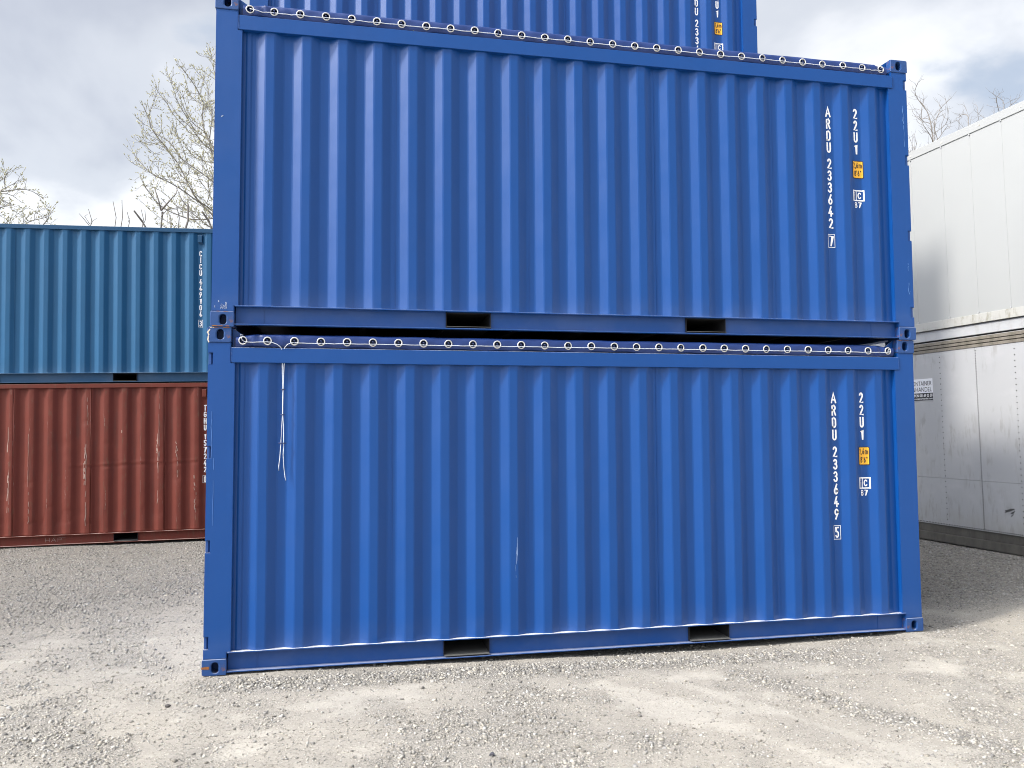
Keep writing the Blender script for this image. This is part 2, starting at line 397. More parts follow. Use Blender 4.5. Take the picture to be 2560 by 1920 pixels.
def stadium(cx, cz, w, h, n):
    r = w/2; s = (h-w)/2; out = []
    for i in range(n):
        a = 2*math.pi*(i+0.5)/n; x = math.cos(a); z = math.sin(a)
        out.append((cx+r*x, cz+r*z+(s if z > 0 else -s)))
    return out
def casting_mesh(hole_cz, top):
    """corner casting 0.176 x 0.162 x 0.118 with an oval opening in its face; origin at outer corner, +x inwards"""
    bm = bmesh.new(); n = 32; w, h, d = 0.174, 0.118, 0.162
    cxh, hole = 0.093, stadium(0.093, hole_cz, 0.052, 0.081, n)
    rad = 0.020; outer = []
    for (x, z) in hole:
        dx, dz = x-cxh, z-h/2
        sx_ = (w/2)/max(abs(dx), 1e-6); sz_ = (h/2)/max(abs(dz*0.7), 1e-6); s = min(sx_, sz_)
        px, pz = w/2+dx*s, h/2+dz*0.7*s
        px = min(max(px, 0), w); pz = min(max(pz, 0), h)
        # round outer corner (top for a top casting, bottom for a bottom casting)
        cxr, czr = rad, (h-rad if top else rad)
        if px < rad and ((top and pz > czr) or (not top and pz < czr)):
            vx, vz = px-cxr, pz-czr; l = math.hypot(vx, vz)
            if l > rad: px, pz = cxr+vx*rad/l, czr+vz*rad/l
        outer.append((px, pz))
    mid = [(a+(b-a)*0.12, c+(e-c)*0.12) for (a, c), (b, e) in zip(hole, outer)]
    def ring(pts, y): return [bm.verts.new((x, y, z)) for x, z in pts]
    inset = [(min(max(x, 0.004), w-0.004), min(max(z, 0.004), h-0.004)) for x, z in outer]
    R = [ring(stadium(cxh, hole_cz, 0.052, 0.081, n), 0.035), ring(hole, 0.004), ring(mid, 0.0), ring(inset, 0.0), ring(outer, 0.004), ring(outer, d)]
    for a, b in zip(R, R[1:]):
        for i in range(n): bm.faces.new((a[i], a[(i+1)%n], b[(i+1)%n], b[i]))
    bm.faces.new(R[-1])
    # hollow behind the opening
    b0 = ring([(cxh+(x-cxh)*1.3, hole_cz+(z-hole_cz)*1.15) for x, z in hole], 0.036); b1 = ring([(cxh+(x-cxh)*1.3, hole_cz+(z-hole_cz)*1.15) for x, z in hole], 0.12)
    for i in range(n): bm.faces.new((b0[i], b1[i], b1[(i+1)%n], b0[(i+1)%n])); bm.faces.new((R[0][i], b0[i], b0[(i+1)%n], R[0][(i+1)%n]))
    bm.faces.new(b1)
    bmesh.ops.recalc_face_normals(bm, faces=bm.faces)
    return mesh('corner_casting', bm)
CAST_B = casting_mesh(0.056, False); CAST_T = casting_mesh(0.060, True)
def castings(root, L, H, mat, wid=WID):
    for me, z in ((CAST_B, 0), (CAST_T, H-0.118)):
        for (x, y, s, r) in ((0, 0, 1, 0), (L, 0, -1, 0), (0, wid, -1, math.pi), (L, wid, 1, math.pi)):
            o = link('corner_casting', me, None, root); o.location = (x, y, z); o.scale = (s, 1, 1); o.rotation_euler = (0, 0, r)
            # material per object so that the mesh data can be shared
            if not me.materials: me.materials.append(None)
            o.material_slots[0].link = 'OBJECT'; o.material_slots[0].material = mat

def post_mesh(x_in, z0, z1, slots, ext0, ext1):
    """front corner post seen from its face: outer edge at x=0.008, notched where the door hinges sit"""
    bm = bmesh.new(); xo = 0.008
    pts = [(xo, z0), (0.172, z0), (0.172, ext0), (x_in, ext0), (x_in, ext1), (0.172, ext1), (0.172, z1), (xo, z1)]
    for s in sorted(slots, reverse=True):
        pts += [(xo, s+0.044), (0.042, s+0.044), (0.042, s-0.044), (xo, s-0.044)]
    extrude_poly(bm, pts, 0.006, 0.052)
    bm2 = bmesh.new(); box(bm2, 0.012, 0.165, 0.054, 0.16, z0, z1)
    box(bm2, 0.12, x_in-0.001, 0.053, 0.070, ext0, ext1)
    me2 = mesh('t', bm2); bm.from_mesh(me2); bpy.data.meshes.remove(me2)
    es = [e for e in bm.edges if e.is_valid and all(abs(v.co.y-0.006) < 1e-5 for v in e.verts)]
    bmesh.ops.bevel(bm, geom=es, offset=0.004, segments=2, affect='EDGES')
    return mesh('corner_post', bm)

# tarpaulin strip with real holes for the eyelets
RING_X = [0.258, 0.438]+[0.637+0.1983*k for k in range(26)]+[5.788]
RING_Z = 2.489
def tarp_mesh(seed, left_open):
    R = random.Random(seed); ph = [R.uniform(0, 6.28) for _ in range(8)]
    z0, z1, hh = 2.447, 2.531, 0.0235
    def y_of(x, z):
        t = (z-z0)/(z1-z0)
        y = 0.014-0.008*math.sin(math.pi*min(max(t, 0), 1))
        y += 0.0030*math.sin(7*x+ph[0])+0.0022*math.sin(17*x+ph[1]+6*t)+0.0016*math.sin(41*x+ph[2]-4*t)
        # puckers near both ends
        for c, s, amp in ((0.345, 0.045, 0.014), (5.69, 0.05, 0.013), (0.56, 0.08, 0.005)):
            y += amp*math.exp(-((x-c-0.25*(z-z0))/s)**2)*math.sin((x-c)*70+ph[3]+t*3)
        return y
    def zlow(x):
        return z0+0.004*math.sin(9*x+ph[4])+0.003*math.sin(23*x+ph[5])
    def ztop(x):
        d = 0.0
        if x < 0.34: d = (0.34-x)/0.14*0.022
        if x > 5.70: d = (x-5.70)/0.15*0.030
        return z1-d+0.0015*math.sin(13*x+ph[6])
    bm = bmesh.new(); cache = {}
    def V(x, z, t=None):
        key = (round(x, 4), round(z, 4))
        if key not in cache: 
            zr = z
            if abs(z-z0) < 1e-6: zr = zlow(x)
            if abs(z-z1) < 1e-6: zr = ztop(x)
            cache[key] = bm.verts.new((x, y_of(x, z), zr))
        return cache[key]
    xs_all = []
    e0, e1 = 0.205, 5.850
    bounds = [e0]
    for x in RING_X: bounds += [x-0.03, x+0.03]
    bounds.append(e1)
    cz0, cz1 = RING_Z-0.028, RING_Z+0.028
    def strip(xa, xb, first=None, last=None):
        n = max(1, int((xb-xa)/0.018)); X = [xa+(xb-xa)*i/n for i in range(n+1)]
        Z = [z0, cz0, RING_Z, cz1, z1]
        for i in range(n):
            for a, b in zip(Z, Z[1:]): bm.faces.new((V(X[i], a), V(X[i+1], a), V(X[i+1], b), V(X[i], b)))
    for i in range(0, len(bounds), 2):
        if bounds[i+1]-bounds[i] > 0.002: strip(bounds[i], bounds[i+1])
    for x in RING_X:
        xa, xb = x-0.03, x+0.03
        for a, b in ((z0, cz0), (cz1, z1)):
            bm.faces.new((V(xa, a), V(x, a), V(x, b), V(xa, b))); bm.faces.new((V(x, a), V(xb, a), V(xb, b), V(x, b)))
        sq = [(xb, RING_Z), (xb, cz1), (x, cz1), (xa, cz1), (xa, RING_Z), (xa, cz0), (x, cz0), (xb, cz0)]
        ci = [(x+hh*math.cos(k*math.pi/4), RING_Z+hh*math.sin(k*math.pi/4)) for k in range(8)]
        sv = [V(*p) for p in sq]; cv = [V(*p) for p in ci]
        cm = [V(x+hh*0.98*math.cos((k+.5)*math.pi/4), RING_Z+hh*0.98*math.sin((k+.5)*math.pi/4)) for k in range(8)]
        for k in range(8):
            bm.faces.new((sv[k], sv[(k+1)%8], cv[(k+1)%8], cm[k], cv[k]))
    # hem under the lower edge and the cloth running back over the bows
    low = sorted([v for k, v in cache.items() if abs(k[1]-z0) < 1e-4], key=lambda v: v.co.x)
    hem = [bm.verts.new((v.co.x, v.co.y+0.022, v.co.z-0.004)) for v in low]
    for i in range(len(low)-1): bm.faces.new((low[i+1], low[i], hem[i], hem[i+1]))
    top = sorted([v for k, v in cache.items() if abs(k[1]-z1) < 1e-4], key=lambda v: v.co.x)
    prev = top; prof = [(0.030, 0.010), (0.10, 0.018), (0.6, 0.026), (WID/2, 0.030), (WID-0.6, 0.026), (WID-0.10, 0.018), (WID-0.030, 0.010), (WID-0.012, 0.0), (WID-0.010, -0.08)]
    for (yy_, dz) in prof:
        cur = [bm.verts.new((v.co.x, yy_, v.co.z+dz+0.004*math.sin(v.co.x*10.5+1)*(1 if 0.2 < yy_ < WID-0.2 else 0))) for v in top]
        for i in range(len(cur)-1): bm.faces.new((prev[i], prev[i+1], cur[i+1], cur[i]))
        prev = cur
    bmesh.ops.recalc_face_normals(bm, faces=bm.faces)
    me = mesh('tarpaulin', bm, smooth=True)
    return me, y_of
def eyelet_mesh():
    bm = bmesh.new(); n = 24; prof = [(0.0232, 0.004), (0.0240, -0.002), (0.0265, -0.0045), (0.0300, -0.004), (0.0328, -0.001), (0.0328, 0.002)]
    rings = [[bm.verts.new((r*math.cos(2*math.pi*i/n), y, r*math.sin(2*math.pi*i/n))) for i in range(n)] for r, y in prof]
    for a, b in zip(rings, rings[1:]):
        for i in range(n): bm.faces.new((a[i], a[(i+1)%n], b[(i+1)%n], b[i]))
    bmesh.ops.recalc_face_normals(bm, faces=bm.faces)
    return mesh('eyelet', bm, smooth=True)
EYE = eyelet_mesh(); EYE.materials.append(MGROM)
bm = bmesh.new(); tube(bm, [(-0.006, 0.04, 0.006), (-0.004, -0.008, 0.010), (0.003, -0.014, 0.006), (0.005, -0.014, -0.006), (0.002, -0.010, -0.014), (-0.003, 0.0, -0.015)], 0.0042, 6)
HOOK = mesh('rope_hook', bm, True); HOOK.materials.append(MHOOKD)
bm = bmesh.new(); tube(bm, [(0, 0, -0.042), (0, 0, 0.042)], 0.0155, 14); me2 = bmesh.new(); box(me2, -0.0125, 0.006, -0.022, 0.018, -0.0425, 0.0425, 0.002); t_ = mesh('t', me2); bm.from_mesh(t_); HINGE = mesh('door_hinge', bm)

def lettering(root, prof, xs, serial, cx1, ztop, size_col=True, cx2=None, stop=None, x_box=None):
    """serial: ('ARDU','233649','5')"""
    bm = bmesh.new(); z = ztop; w, h, st = 0.051, 0.0955, 0.0150
    for ch in serial[0]:
        ww = 0.057 if ch == 'A' else w
        glyph(bm, ch, cx1-ww/2, z-h, ww, h, st); z -= 0.1097
    z -= 0.0385
    for ch in serial[1]: glyph(bm, ch, cx1-w/2, z-h, w, h, st); z -= 0.1092
    drape(bm, prof, xs, 0.0022); link('serial_lettering', mesh('serial_lettering', bm), MWHITE, root)['kind'] = 'stuff'
    if serial[2]:
        bm = bmesh.new(); z -= 0.050
        glyph(bm, serial[2], cx1-0.022, z-0.096, 0.044, 0.096, 0.0125)
        bx0, bx1, bz0, bz1, t = cx1-0.034, cx1+0.034, z-0.107, z+0.011, 0.0045
        for q in (((bx0, bz0), (bx1, bz0)), ((bx0, bz1), (bx1, bz1))): ribbon(bm, list(q), t, 0)
        for q in (((bx0, bz0+t), (bx0, bz1-t)), ((bx1, bz0+t), (bx1, bz1-t))): ribbon(bm, list(q), t, -0.0003)
        drape(bm, prof, xs, 0.0022); link('check_digit', mesh('check_digit', bm), MWHITE, root)['kind'] = 'stuff'
    if not size_col: return
    bm = bmesh.new(); z = 2.118
    for ch in '22U1': glyph(bm, ch, cx2-0.024, z-h, 0.048, h, st); z -= 0.1095
    drape(bm, prof, xs, 0.0022); link('size_code_lettering', mesh('size_code_lettering', bm), MWHITE, root)
    a0, a1, b0, b1 = cx2-0.050, cx2+0.064, 1.470, 1.634
    def rrect(x0, x1, z0, z1, r, y):
        pts = [p for c in ((x1-r, z1-r, 0), (x0+r, z1-r, 90), (x0+r, z0+r, 180), (x1-r, z0+r, 270)) for p in arc(c[0], c[1], r, r, c[2], c[2]+90, 4)]
        bm = bmesh.new(); f = bm.faces.new([bm.verts.new((x, y, z)) for x, z in pts]); return bm
    bm = rrect(a0, a1, b0, b1, 0.011, 0); drape(bm, prof, xs, 0.0020)
    tri = link('height_label', mesh('height_label', bm), MBLACK, root)
    bm = rrect(a0+0.007, a1-0.007, b0+0.007, b1-0.007, 0.006, 0); drape(bm, prof, xs, 0.0034)
    link('label_face', mesh('label_face', bm), MORANGE, tri)
    bm = bmesh.new(); s2 = 0.0062
    glyph(bm, '2', a0+0.010, b0+0.096, 0.022, 0.052, s2); glyph(bm, ',', a0+0.033, b0+0.096, 0.012, 0.052, s2)
    glyph(bm, '6', a0+0.043, b0+0.096, 0.022, 0.052, s2); glyph(bm, 'm', a0+0.069, b0+0.096, 0.034, 0.052, s2)
    glyph(bm, '8', a0+0.022, b0+0.022, 0.022, 0.052, s2); glyph(bm, "'", a0+0.045, b0+0.022, 0.010, 0.052, s2)
    glyph(bm, '6', a0+0.055, b0+0.022, 0.022, 0.052, s2); glyph(bm, '"', a0+0.080, b0+0.022, 0.018, 0.052, s2*0.8)
    drape(bm, prof, xs, 0.0048); link('label_lettering', mesh('label_lettering', bm), MBLACK, tri)
    # approval mark: white box split in two with i and c, 87 below
    bm = bmesh.new(); c0, c1, d0, d1 = cx2-0.052, cx2+0.066, 1.262, 1.363; t = 0.011
    for q in (((c0+t/2, d0+t/2), (c1-t/2, d0+t/2)), ((c0+t/2, d1-t/2), (c1-t/2, d1-t/2))): ribbon(bm, list(q), t, 0)
    for xx in (c0+t/2, c0+0.040, c1-t/2): ribbon(bm, [(xx, d0+t*1.2), (xx, d1-t*1.2)], t if xx != c0+0.040 else 0.006, -0.0003)
    glyph(bm, 'i', c0+0.013, d0+0.018, 0.020, 0.066, 0.007); glyph(bm, 'c', c0+0.050, d0+0.020, 0.046, 0.082, 0.011)
    glyph(bm, '8', cx2-0.037, 1.200, 0.037, 0.053, 0.0085); glyph(bm, '7', cx2+0.005, 1.200, 0.034, 0.053, 0.0095)
    drape(bm, prof, xs, 0.0022); link('approval_mark', mesh('approval_mark', bm), MWHITE, root)['kind'] = 'stuff'

def bottom_rail(root, z_top, mat, L=L20, straps=True):
    """outward-opening channel with two fork pockets"""
    x0, x1 = 0.176, L-0.172
    P = [(1.795, 2.153), (3.855, 4.212)]
    bm = bmesh.new(); zt, zb = z_top, 0.017
    box(bm, x0, x1, 0.001, 0.072, zt-0.009, zt, 0.0015)                 # top flange
    box(bm, x0, x1, 0.002, 0.065, zb, zb+0.008, 0.0015)                 # bottom flange
    segs = [(x0+0.002, P[0][0]), (P[0][1], P[1][0]), (P[1][1], x1-0.002)]
    for a, b in segs: box(bm, a, b, 0.057, 0.064, zb+0.008, zt-0.009)
    for xx in (0.387, L-0.416): box(bm, xx-0.003, xx+0.003, 0.054, 0.058, zb+0.009, zt-0.010)   # welded joints
    link('bottom_rail', mesh('bottom_rail', bm), mat, root)
    bmb = bmesh.new(); box(bmb, x0, x1, WID-0.072, WID-0.001, 0.024, zt)
    link('bottom_rail', mesh('bottom_rail', bmb), mat, root)
    for a, b in P:
        bm = bmesh.new()
        box(bm, a, b, 0.066, WID-0.08, 0.030, 0.036); box(bm, a, b, 0.058, WID-0.08, zt-0.014, zt-0.010)
        box(bm, a-0.004, a, 0.038, WID-0.08, 0.030, zt-0.010); box(bm, b, b+0.004, 0.038, WID-0.08, 0.030, zt-0.010)
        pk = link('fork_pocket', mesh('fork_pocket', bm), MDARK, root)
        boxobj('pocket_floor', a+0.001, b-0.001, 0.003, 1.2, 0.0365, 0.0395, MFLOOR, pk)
    for xa in (0.02, L-0.14): boxobj('end_sill', xa, xa+0.12, 0.17, WID-0.17, 0.020, zt-0.01, mat, root)
    for k in range(9):
        xc = 0.50+k*0.62
        if not any(a-0.1 < xc < b+0.1 for a, b in P): boxobj('cross_member', xc, xc+0.045, 0.075, WID-0.075, 0.030, zt-0.010, MDARK, root)
    boxobj('floor_slab', 0.18, L-0.18, 0.075, WID-0.075, zt-0.008, zt+0.020, MDARK, root)

def door_end(root, x, L, H, mat, zb, zt):
    """two flat doors with four lock rods on the end at x (0 or L)"""
    s = 1 if x == 0 else -1
    for y0, y1 in ((0.06, 1.212), (1.226, WID-0.06)):
        d = boxobj('door', min(x+s*0.05, x+s*0.09), max(x+s*0.05, x+s*0.09), y0, y1, zb, zt, mat, root, 0.004)
        for yy_ in (y0+0.28, y1-0.22):
            bm = bmesh.new(); tube(bm, [(x+s*0.030, yy_, zb-0.04), (x+s*0.030, yy_, zt+0.03)], 0.014, 8)
            link('lock_rod', mesh('lock_rod', bm, True), mat, d)
def end_wall(root, x, L, H, mat, zb, zt):
    s = 1 if x == 0 else -1
    pts = [(0.10, 0.06)]; y = 0.16
    while y+0.2 < WID-0.1: pts += [(y, 0.06), (y+0.05, 0.02), (y+0.13, 0.02), (y+0.18, 0.06)]; y += 0.25
    pts.append((WID-0.10, 0.06))
    bm = bmesh.new(); a = []; b = []
    for yy_, d in pts:
        a.append((bm.verts.new((x+s*d, yy_, zb)), bm.verts.new((x+s*d, yy_, zt)))); b.append((bm.verts.new((x+s*(d+0.004), yy_, zb)), bm.verts.new((x+s*(d+0.004), yy_, zt))))
    for i in range(len(pts)-1):
        bm.faces.new((a[i][0], a[i][1], a[i+1][1], a[i+1][0])); bm.faces.new((b[i][0], b[i+1][0], b[i+1][1], b[i][1]))
    bmesh.ops.recalc_face_normals(bm, faces=bm.faces)
    link('end_wall', mesh('end_wall', bm), mat, root)

SHEETS = [0.2005, 1.385, 2.478, 3.594, 4.705, 5.855]
def open_top(loc, yaw, label, serial, door, slots, seed, eyes=True, detail=True):
    root = empty('shipping_container', loc, (0, 0, yaw)); tag(root, label, 'container', 'blue open-top containers in the two rows')
    pts, prof = make_prof(0.307, 0.2005, 5.855); xs = [p[0] for p in pts]
    zb, zt = 0.166, 2.320
    for i in range(5):
        me = wall_sheet(pts, zb-0.004, zt+0.02, SHEETS[i]+(0.0004 if i else 0), SHEETS[i+1]-0.0004, nudge=0.0012*(i % 2))
        link('wall_sheet', me, MB, root)
        if detail: o = link('wall_sheet', me, None, root); o.location = (L20, WID, 0); o.rotation_euler = (0, 0, math.pi)
    castings(root, L20, H20, MBC)
    for x, y, s, r, sl in ((0, 0, 1, 0, slots if door == 0 else []), (L20, 0, -1, 0, slots if door == 1 else []), (0, WID, -1, math.pi, []), (L20, WID, 1, math.pi, [])):
        me = post_mesh(0.204, 0.118, H20-0.118, sl, 0.163, 2.3195)
        o = link('corner_post', me, MBS, root); o.location = (x, y, 0); o.scale = (s, 1, 1); o.rotation_euler = (0, 0, r)
        for q in sl:
            h = link('door_hinge', HINGE, MBS, root); h.location = (x+s*0.024, 0.036, q)
    bottom_rail(root, 0.166, MB)
    boxobj('top_rail', 0.179, L20-0.165, 0.000, 0.070, 2.3200, 2.4355, MB, root, 0.004)
    boxobj('top_rail', 0.179, L20-0.165, WID-0.070, WID, 2.3200, 2.4355, MB, root, 0.004)
    # weld beads where the rail ends are welded over the posts
    bm = bmesh.new()
    for xx in (0.1775, L20-0.1635):
        for k in range(12): 
            z = 2.324+k*0.0092; box(bm, xx-0.0028-rnd.random()*0.001, xx+0.0028, -0.0012, 0.006, z, z+0.0088, 0.001)
    link('weld_bead', mesh('weld_bead', bm), MB, root)['kind'] = 'stuff'
    boxobj('header_plate', 0.19, L20-0.19, 0.052, 0.058, 2.4358, 2.512, MTARP, root)
    boxobj('header_plate', 0.19, L20-0.19, WID-0.058, WID-0.052, 2.4358, 2.512, MTARP, root)
    for x, s in ((0, 1), (L20, -1)):
        xs_ = sorted((x+s*0.03, x+s*0.11))
        boxobj('end_header', xs_[0], xs_[1], 0.17, WID-0.17, 2.36, 2.475, MB, root, 0.003)
        bm = bmesh.new(); tri = [(x+s*0.176, 2.436), (x+s*0.285, 2.436), (x+s*0.285, 2.515), (x+s*0.176, 2.588)]
        if s < 0: tri = tri[::-1]
        extrude_poly(bm, tri, 0.060, 0.070); link('gusset_plate', mesh('gusset_plate', bm), MB, root)
        bm = bmesh.new(); xa, xb = sorted((x+s*0.03, x+s*0.16)); bm.free()
        for ya in (0.163, WID-0.169): boxobj('casting_web', xa, xb, ya, ya+0.006, 2.44, 2.588, MB, root)
    if door == 0: door_end(root, 0, L20, H20, MB, 0.14, 2.36); end_wall(root, L20, L20, H20, MB, 0.12, 2.37)
    else: door_end(root, L20, L20, H20, MB, 0.14, 2.36); end_wall(root, 0, L20, H20, MB, 0.12, 2.37)
    tm, yf = tarp_mesh(seed, False); tp = link('tarpaulin', tm, MTARP, root)
    if eyes:
        for x in RING_X:
            e = link('eyelet', EYE, None, tp); e.location = (x, yf(x, RING_Z)-0.001, RING_Z); e.rotation_euler = (rnd.uniform(-.1, .1), rnd.uniform(-3, 3), rnd.uniform(-.12, .12))
            h = link('rope_hook', HOOK, None, root); h.location = (x+rnd.uniform(-.002, .002), 0.012, RING_Z-0.002); h.rotation_euler = (0, rnd.uniform(-.25, .25), 0)
    if serial: lettering(root, prof, xs, serial, 5.262, 2.116, True, 5.537)
    return root, yf

c1, yf1 = open_top((0, 0, 0), 0, 'blue open-top container with dangling rope ends, bottom of the front stack, number 233649 5', ('ARDU', '233649', '5'), 0, [2.348, 1.644, 0.944, 0.236], 3)
c2, yf2 = open_top((0.0189, -0.0076, H20), -0.0006, 'blue open-top container resting on top of the front stack, number 233642 7', ('ARDU', '233642', '7'), 1, [2.359, 1.655, 0.955, 0.252], 5)
c3, _ = open_top((-0.055, 2.52, 2*H20+0.01), 0, 'blue open-top container behind and above the others, cut off by the top of the picture', ('ARDU', '2336', ''), 1, [2.359, 1.655, 0.955, 0.252], 9, eyes=False)
for k, lb in ((0, 'blue container at ground level in the row hidden behind the front stack'), (1, 'blue middle container of the rear row, hidden behind the front stack')):
    open_top((-0.055, 2.52, k*(H20+0.005)), 0, lb, None, 1, [], 11+k, eyes=False)

# ------------------------------------------------------------------ ropes
def rope_thing(root_loc, label, paths, ties):
    t = empty('lacing_rope', root_loc); tag(t, label, 'rope', 'ropes lacing the tarpaulins')
    for p in paths:
        bm = bmesh.new(); tube(bm, p, 0.0031, 6); link('rope_length', mesh('rope_length', bm, True), MROPE, t)
    for (x0, x1, y, z) in ties:
        bm = bmesh.new(); tube(bm, [(x0, y-0.004, z), ((x0+x1)/2, y-0.008, z+0.001), (x1, y-0.004, z-0.001)], 0.0048, 6)
        link('rope_tie', mesh('rope_tie', bm, True), MTIE, t)
    return t
def along(xs_, yf, dz=-0.013):
    out_ = []
    for a, b in zip(xs_, xs_[1:]):
        n = 6
        for i in range(n):
            x = a+(b-a)*i/n; sag = -0.0025*math.sin(math.pi*i/n)*rnd.uniform(0.2, 1.4)
            out_.append((x, yf(x, RING_Z+dz)-0.011, RING_Z+dz+sag))
    x = xs_[-1]; out_.append((x, yf(x, RING_Z+dz)-0.010, RING_Z+dz)); return out_
RY = 0.008
pA = [(0.252, -0.004, 2.515), (0.243, -0.012, 2.530), (0.262, -0.016, 2.533), (0.250, -0.014, 2.510), (0.254, -0.010, 2.490)]+[(0.275, -0.010, 2.478), (0.32, -0.010, 2.4745), (0.38, -0.010, 2.478), (0.438, -0.011, 2.4795), (0.475, -0.010, 2.476), (0.510, -0.009, 2.462), (0.535, -0.006, 2.443), (0.546, 0.004, 2.42), (0.547, RY-0.001, 2.36), (0.548, RY, 2.31), (0.551, RY, 2.20), (0.555, RY, 2.12), (0.5535, RY, 2.0), (0.554, RY, 1.925), (0.550, RY, 1.83), (0.5445, RY, 1.708), (0.538, RY, 1.60), (0.531, RY-0.002, 1.535), (0.532, RY, 1.50)]
pB = [(0.252, 0, 0)]
pB = [(0.548+0.012, 0.006, 2.42), (0.563, RY-0.001, 2.36), (0.562, RY, 2.31), (0.559, RY-0.001, 2.20), (0.5575, RY-0.003, 2.12), (0.556, RY-0.003, 2.0), (0.5565, RY-0.003, 1.925), (0.563, RY, 1.83), (0.565, RY, 1.70), (0.562, RY, 1.62), (0.567, RY, 1.54), (0.578, RY-0.003, 1.45), (0.584, RY-0.003, 1.425)]
pB = [(0.637, yf1(0.637, RING_Z)-0.011, 2.478), (0.61, -0.010, 2.474), (0.585, -0.009, 2.462), (0.568, -0.004, 2.443)]+pB
pC = along(RING_X[2:], yf1)+[(5.800, -0.006, 2.480), (5.803, -0.010, 2.500), (5.785, -0.012, 2.500), (5.780, -0.010, 2.484), (5.798, -0.010, 2.478)]
rope_thing((0, 0, 0), 'white rope laced through the lower tarpaulin, its tied ends hanging down the blue wall', [pA, pB, pC],
           [(0.541, 0.573, RY-0.002, 2.118), (0.540, 0.570, RY-0.002, 1.925), (0.528, 0.585, RY-0.002, 1.708)])
pD = [(0.262, -0.002, 2.492), (0.258, -0.010, 2.486)]+along(RING_X, yf2)[2:]+[(5.800, -0.006, 2.480), (5.803, -0.010, 2.500), (5.785, -0.012, 2.500)]
rope_thing((0.0189, -0.0076, H20), 'white rope pulled straight through the eyelets along the upper tarpaulin', [pD], [])

# ------------------------------------------------------------------ left stack: closed containers
def closed(loc, rot, label, first, mat, railmat, serial, cx1, seed, dents):
    root = empty('shipping_container', loc, rot); tag(root, label, 'container', 'closed containers of the left stack')
    pts, prof = make_prof(first, 0.10, L20-0.10); xs = [p[0] for p in pts]
    zb, zt = 0.172, 2.520
    disp = None
    if dents:
        R = random.Random(4)
        D = [(R.uniform(1.8, 5.6), R.uniform(0.18, 0.55), R.uniform(0.05, 0.12), R.uniform(0.04, 0.10), R.uniform(0.008, 0.024)) for _ in range(26)]
        D += [(R.uniform(1.8, 5.6), R.uniform(0.5, 2.2), R.uniform(0.05, 0.12), R.uniform(0.03, 0.08), R.uniform(0.003, 0.008)) for _ in range(22)]
        def disp(x, y, z):
            d = 0.0
            for cx_, cz_, sx_, sz_, a in D:
                q = ((x-cx_)/sx_)**2+((z-cz_)/sz_)**2
                if q < 6: d += a*math.exp(-q)*(1 if y < 0.036 else 0.35)
            if 3.2 < x < 5.15:            # long horizontal crease
                zc = 1.235+0.02*(x-3.2)+0.006*math.sin(x*5)
                d += 0.010*math.exp(-((z-zc)/0.016)**2)*(1 if y < 0.036 else 0.5)-0.006*math.exp(-((z-zc-0.03)/0.016)**2)
            d += 0.0015*math.sin(x*3+z*4)+0.001*math.sin(z*11+x*7)
            return d
    cuts = [0.10, 1.27, 2.37, 3.50, 4.62, L20-0.10]
    for i in range(5):
        vis = dents and cuts[i+1] > 2.0
        me = wall_sheet(pts, zb-0.004, zt+0.01, cuts[i]+0.0004, cuts[i+1]-0.0004, nudge=0.001*(i % 2), disp=disp if vis else None, nz=90 if vis else 1, fine=0.02 if vis else None)
        link('wall_sheet', me, mat, root)
        me2 = wall_sheet(pts, zb-0.004, zt+0.01, cuts[i]+0.0004, cuts[i+1]-0.0004)
        o = link('wall_sheet', me2, mat, root); o.location = (L20, WID, 0); o.rotation_euler = (0, 0, math.pi)
    castings(root, L20, H20, railmat)
    for x, y, s, r in ((0, 0, 1, 0), (L20, 0, -1, 0), (0, WID, -1, math.pi), (L20, WID, 1, math.pi)):
        o = link('corner_post', post_mesh(0.176, 0.118, H20-0.118, [], 0.2, 2.3), railmat, root); o.location = (x, y, 0); o.scale = (s, 1, 1); o.rotation_euler = (0, 0, r)
    bottom_rail(root, 0.170, railmat)
    for y0, y1 in ((0.004, 0.074), (WID-0.074, WID-0.004)):
        boxobj('top_rail', 0.176, L20-0.176, y0, y1, 2.516, 2.584, railmat, root, 0.004)
    boxobj('roof', 0.03, L20-0.03, 0.078, WID-0.078, 2.555, 2.575, railmat, root)
    door_end(root, L20, L20, H20, mat, 0.14, 2.46); end_wall(root, 0, L20, H20, mat, 0.12, 2.5)
    vx = cx1-0.005
    bm = bmesh.new(); box(bm, vx-0.036, vx+0.030, YO-0.004, YI+0.002, 2.350, 2.475, 0.004); box(bm, vx-0.024, vx+0.042, YO+0.014, YI+0.002, 2.335, 2.349)
    link('air_vent', mesh('air_vent', bm), railmat, root)
    lettering(root, prof, xs, serial, cx1, 2.216, False)
    return root, prof, xs
TILT = -0.015
red, rp, rx = closed((-6.53, 7.70, -0.052), (0, TILT, -0.010), 'dented rust-red container with scraped paint at the bottom left', 0.298, MRED, MREDR, ('TGHU', '157242', '0'), 5.252, 1, True)
closed((-6.56-0.035, 7.70, -0.052+H20), (0, TILT, -0.010), 'teal-blue container with white CICU lettering stacked on the red one', 0.235, MTEAL, MTEALR, ('CICU', '449104', '3'), 5.205, 2, False)
# scribble scratched into the red rail
bm = bmesh.new()
for ch, x0 in (('H', 2.84), ('A', 2.93), ('P', 3.02)): glyph(bm, ch, x0, 0.062, 0.075, 0.062, 0.0035)
ribbon(bm, [(3.05, 0.125), (3.14, 0.120)], 0.003, -0.0003)
drape(bm, None, [], -0.0285); link('scratched_lettering', mesh('scratched_lettering', bm), simple('scratch', (0.30, 0.22, 0.20), 0.6), red)
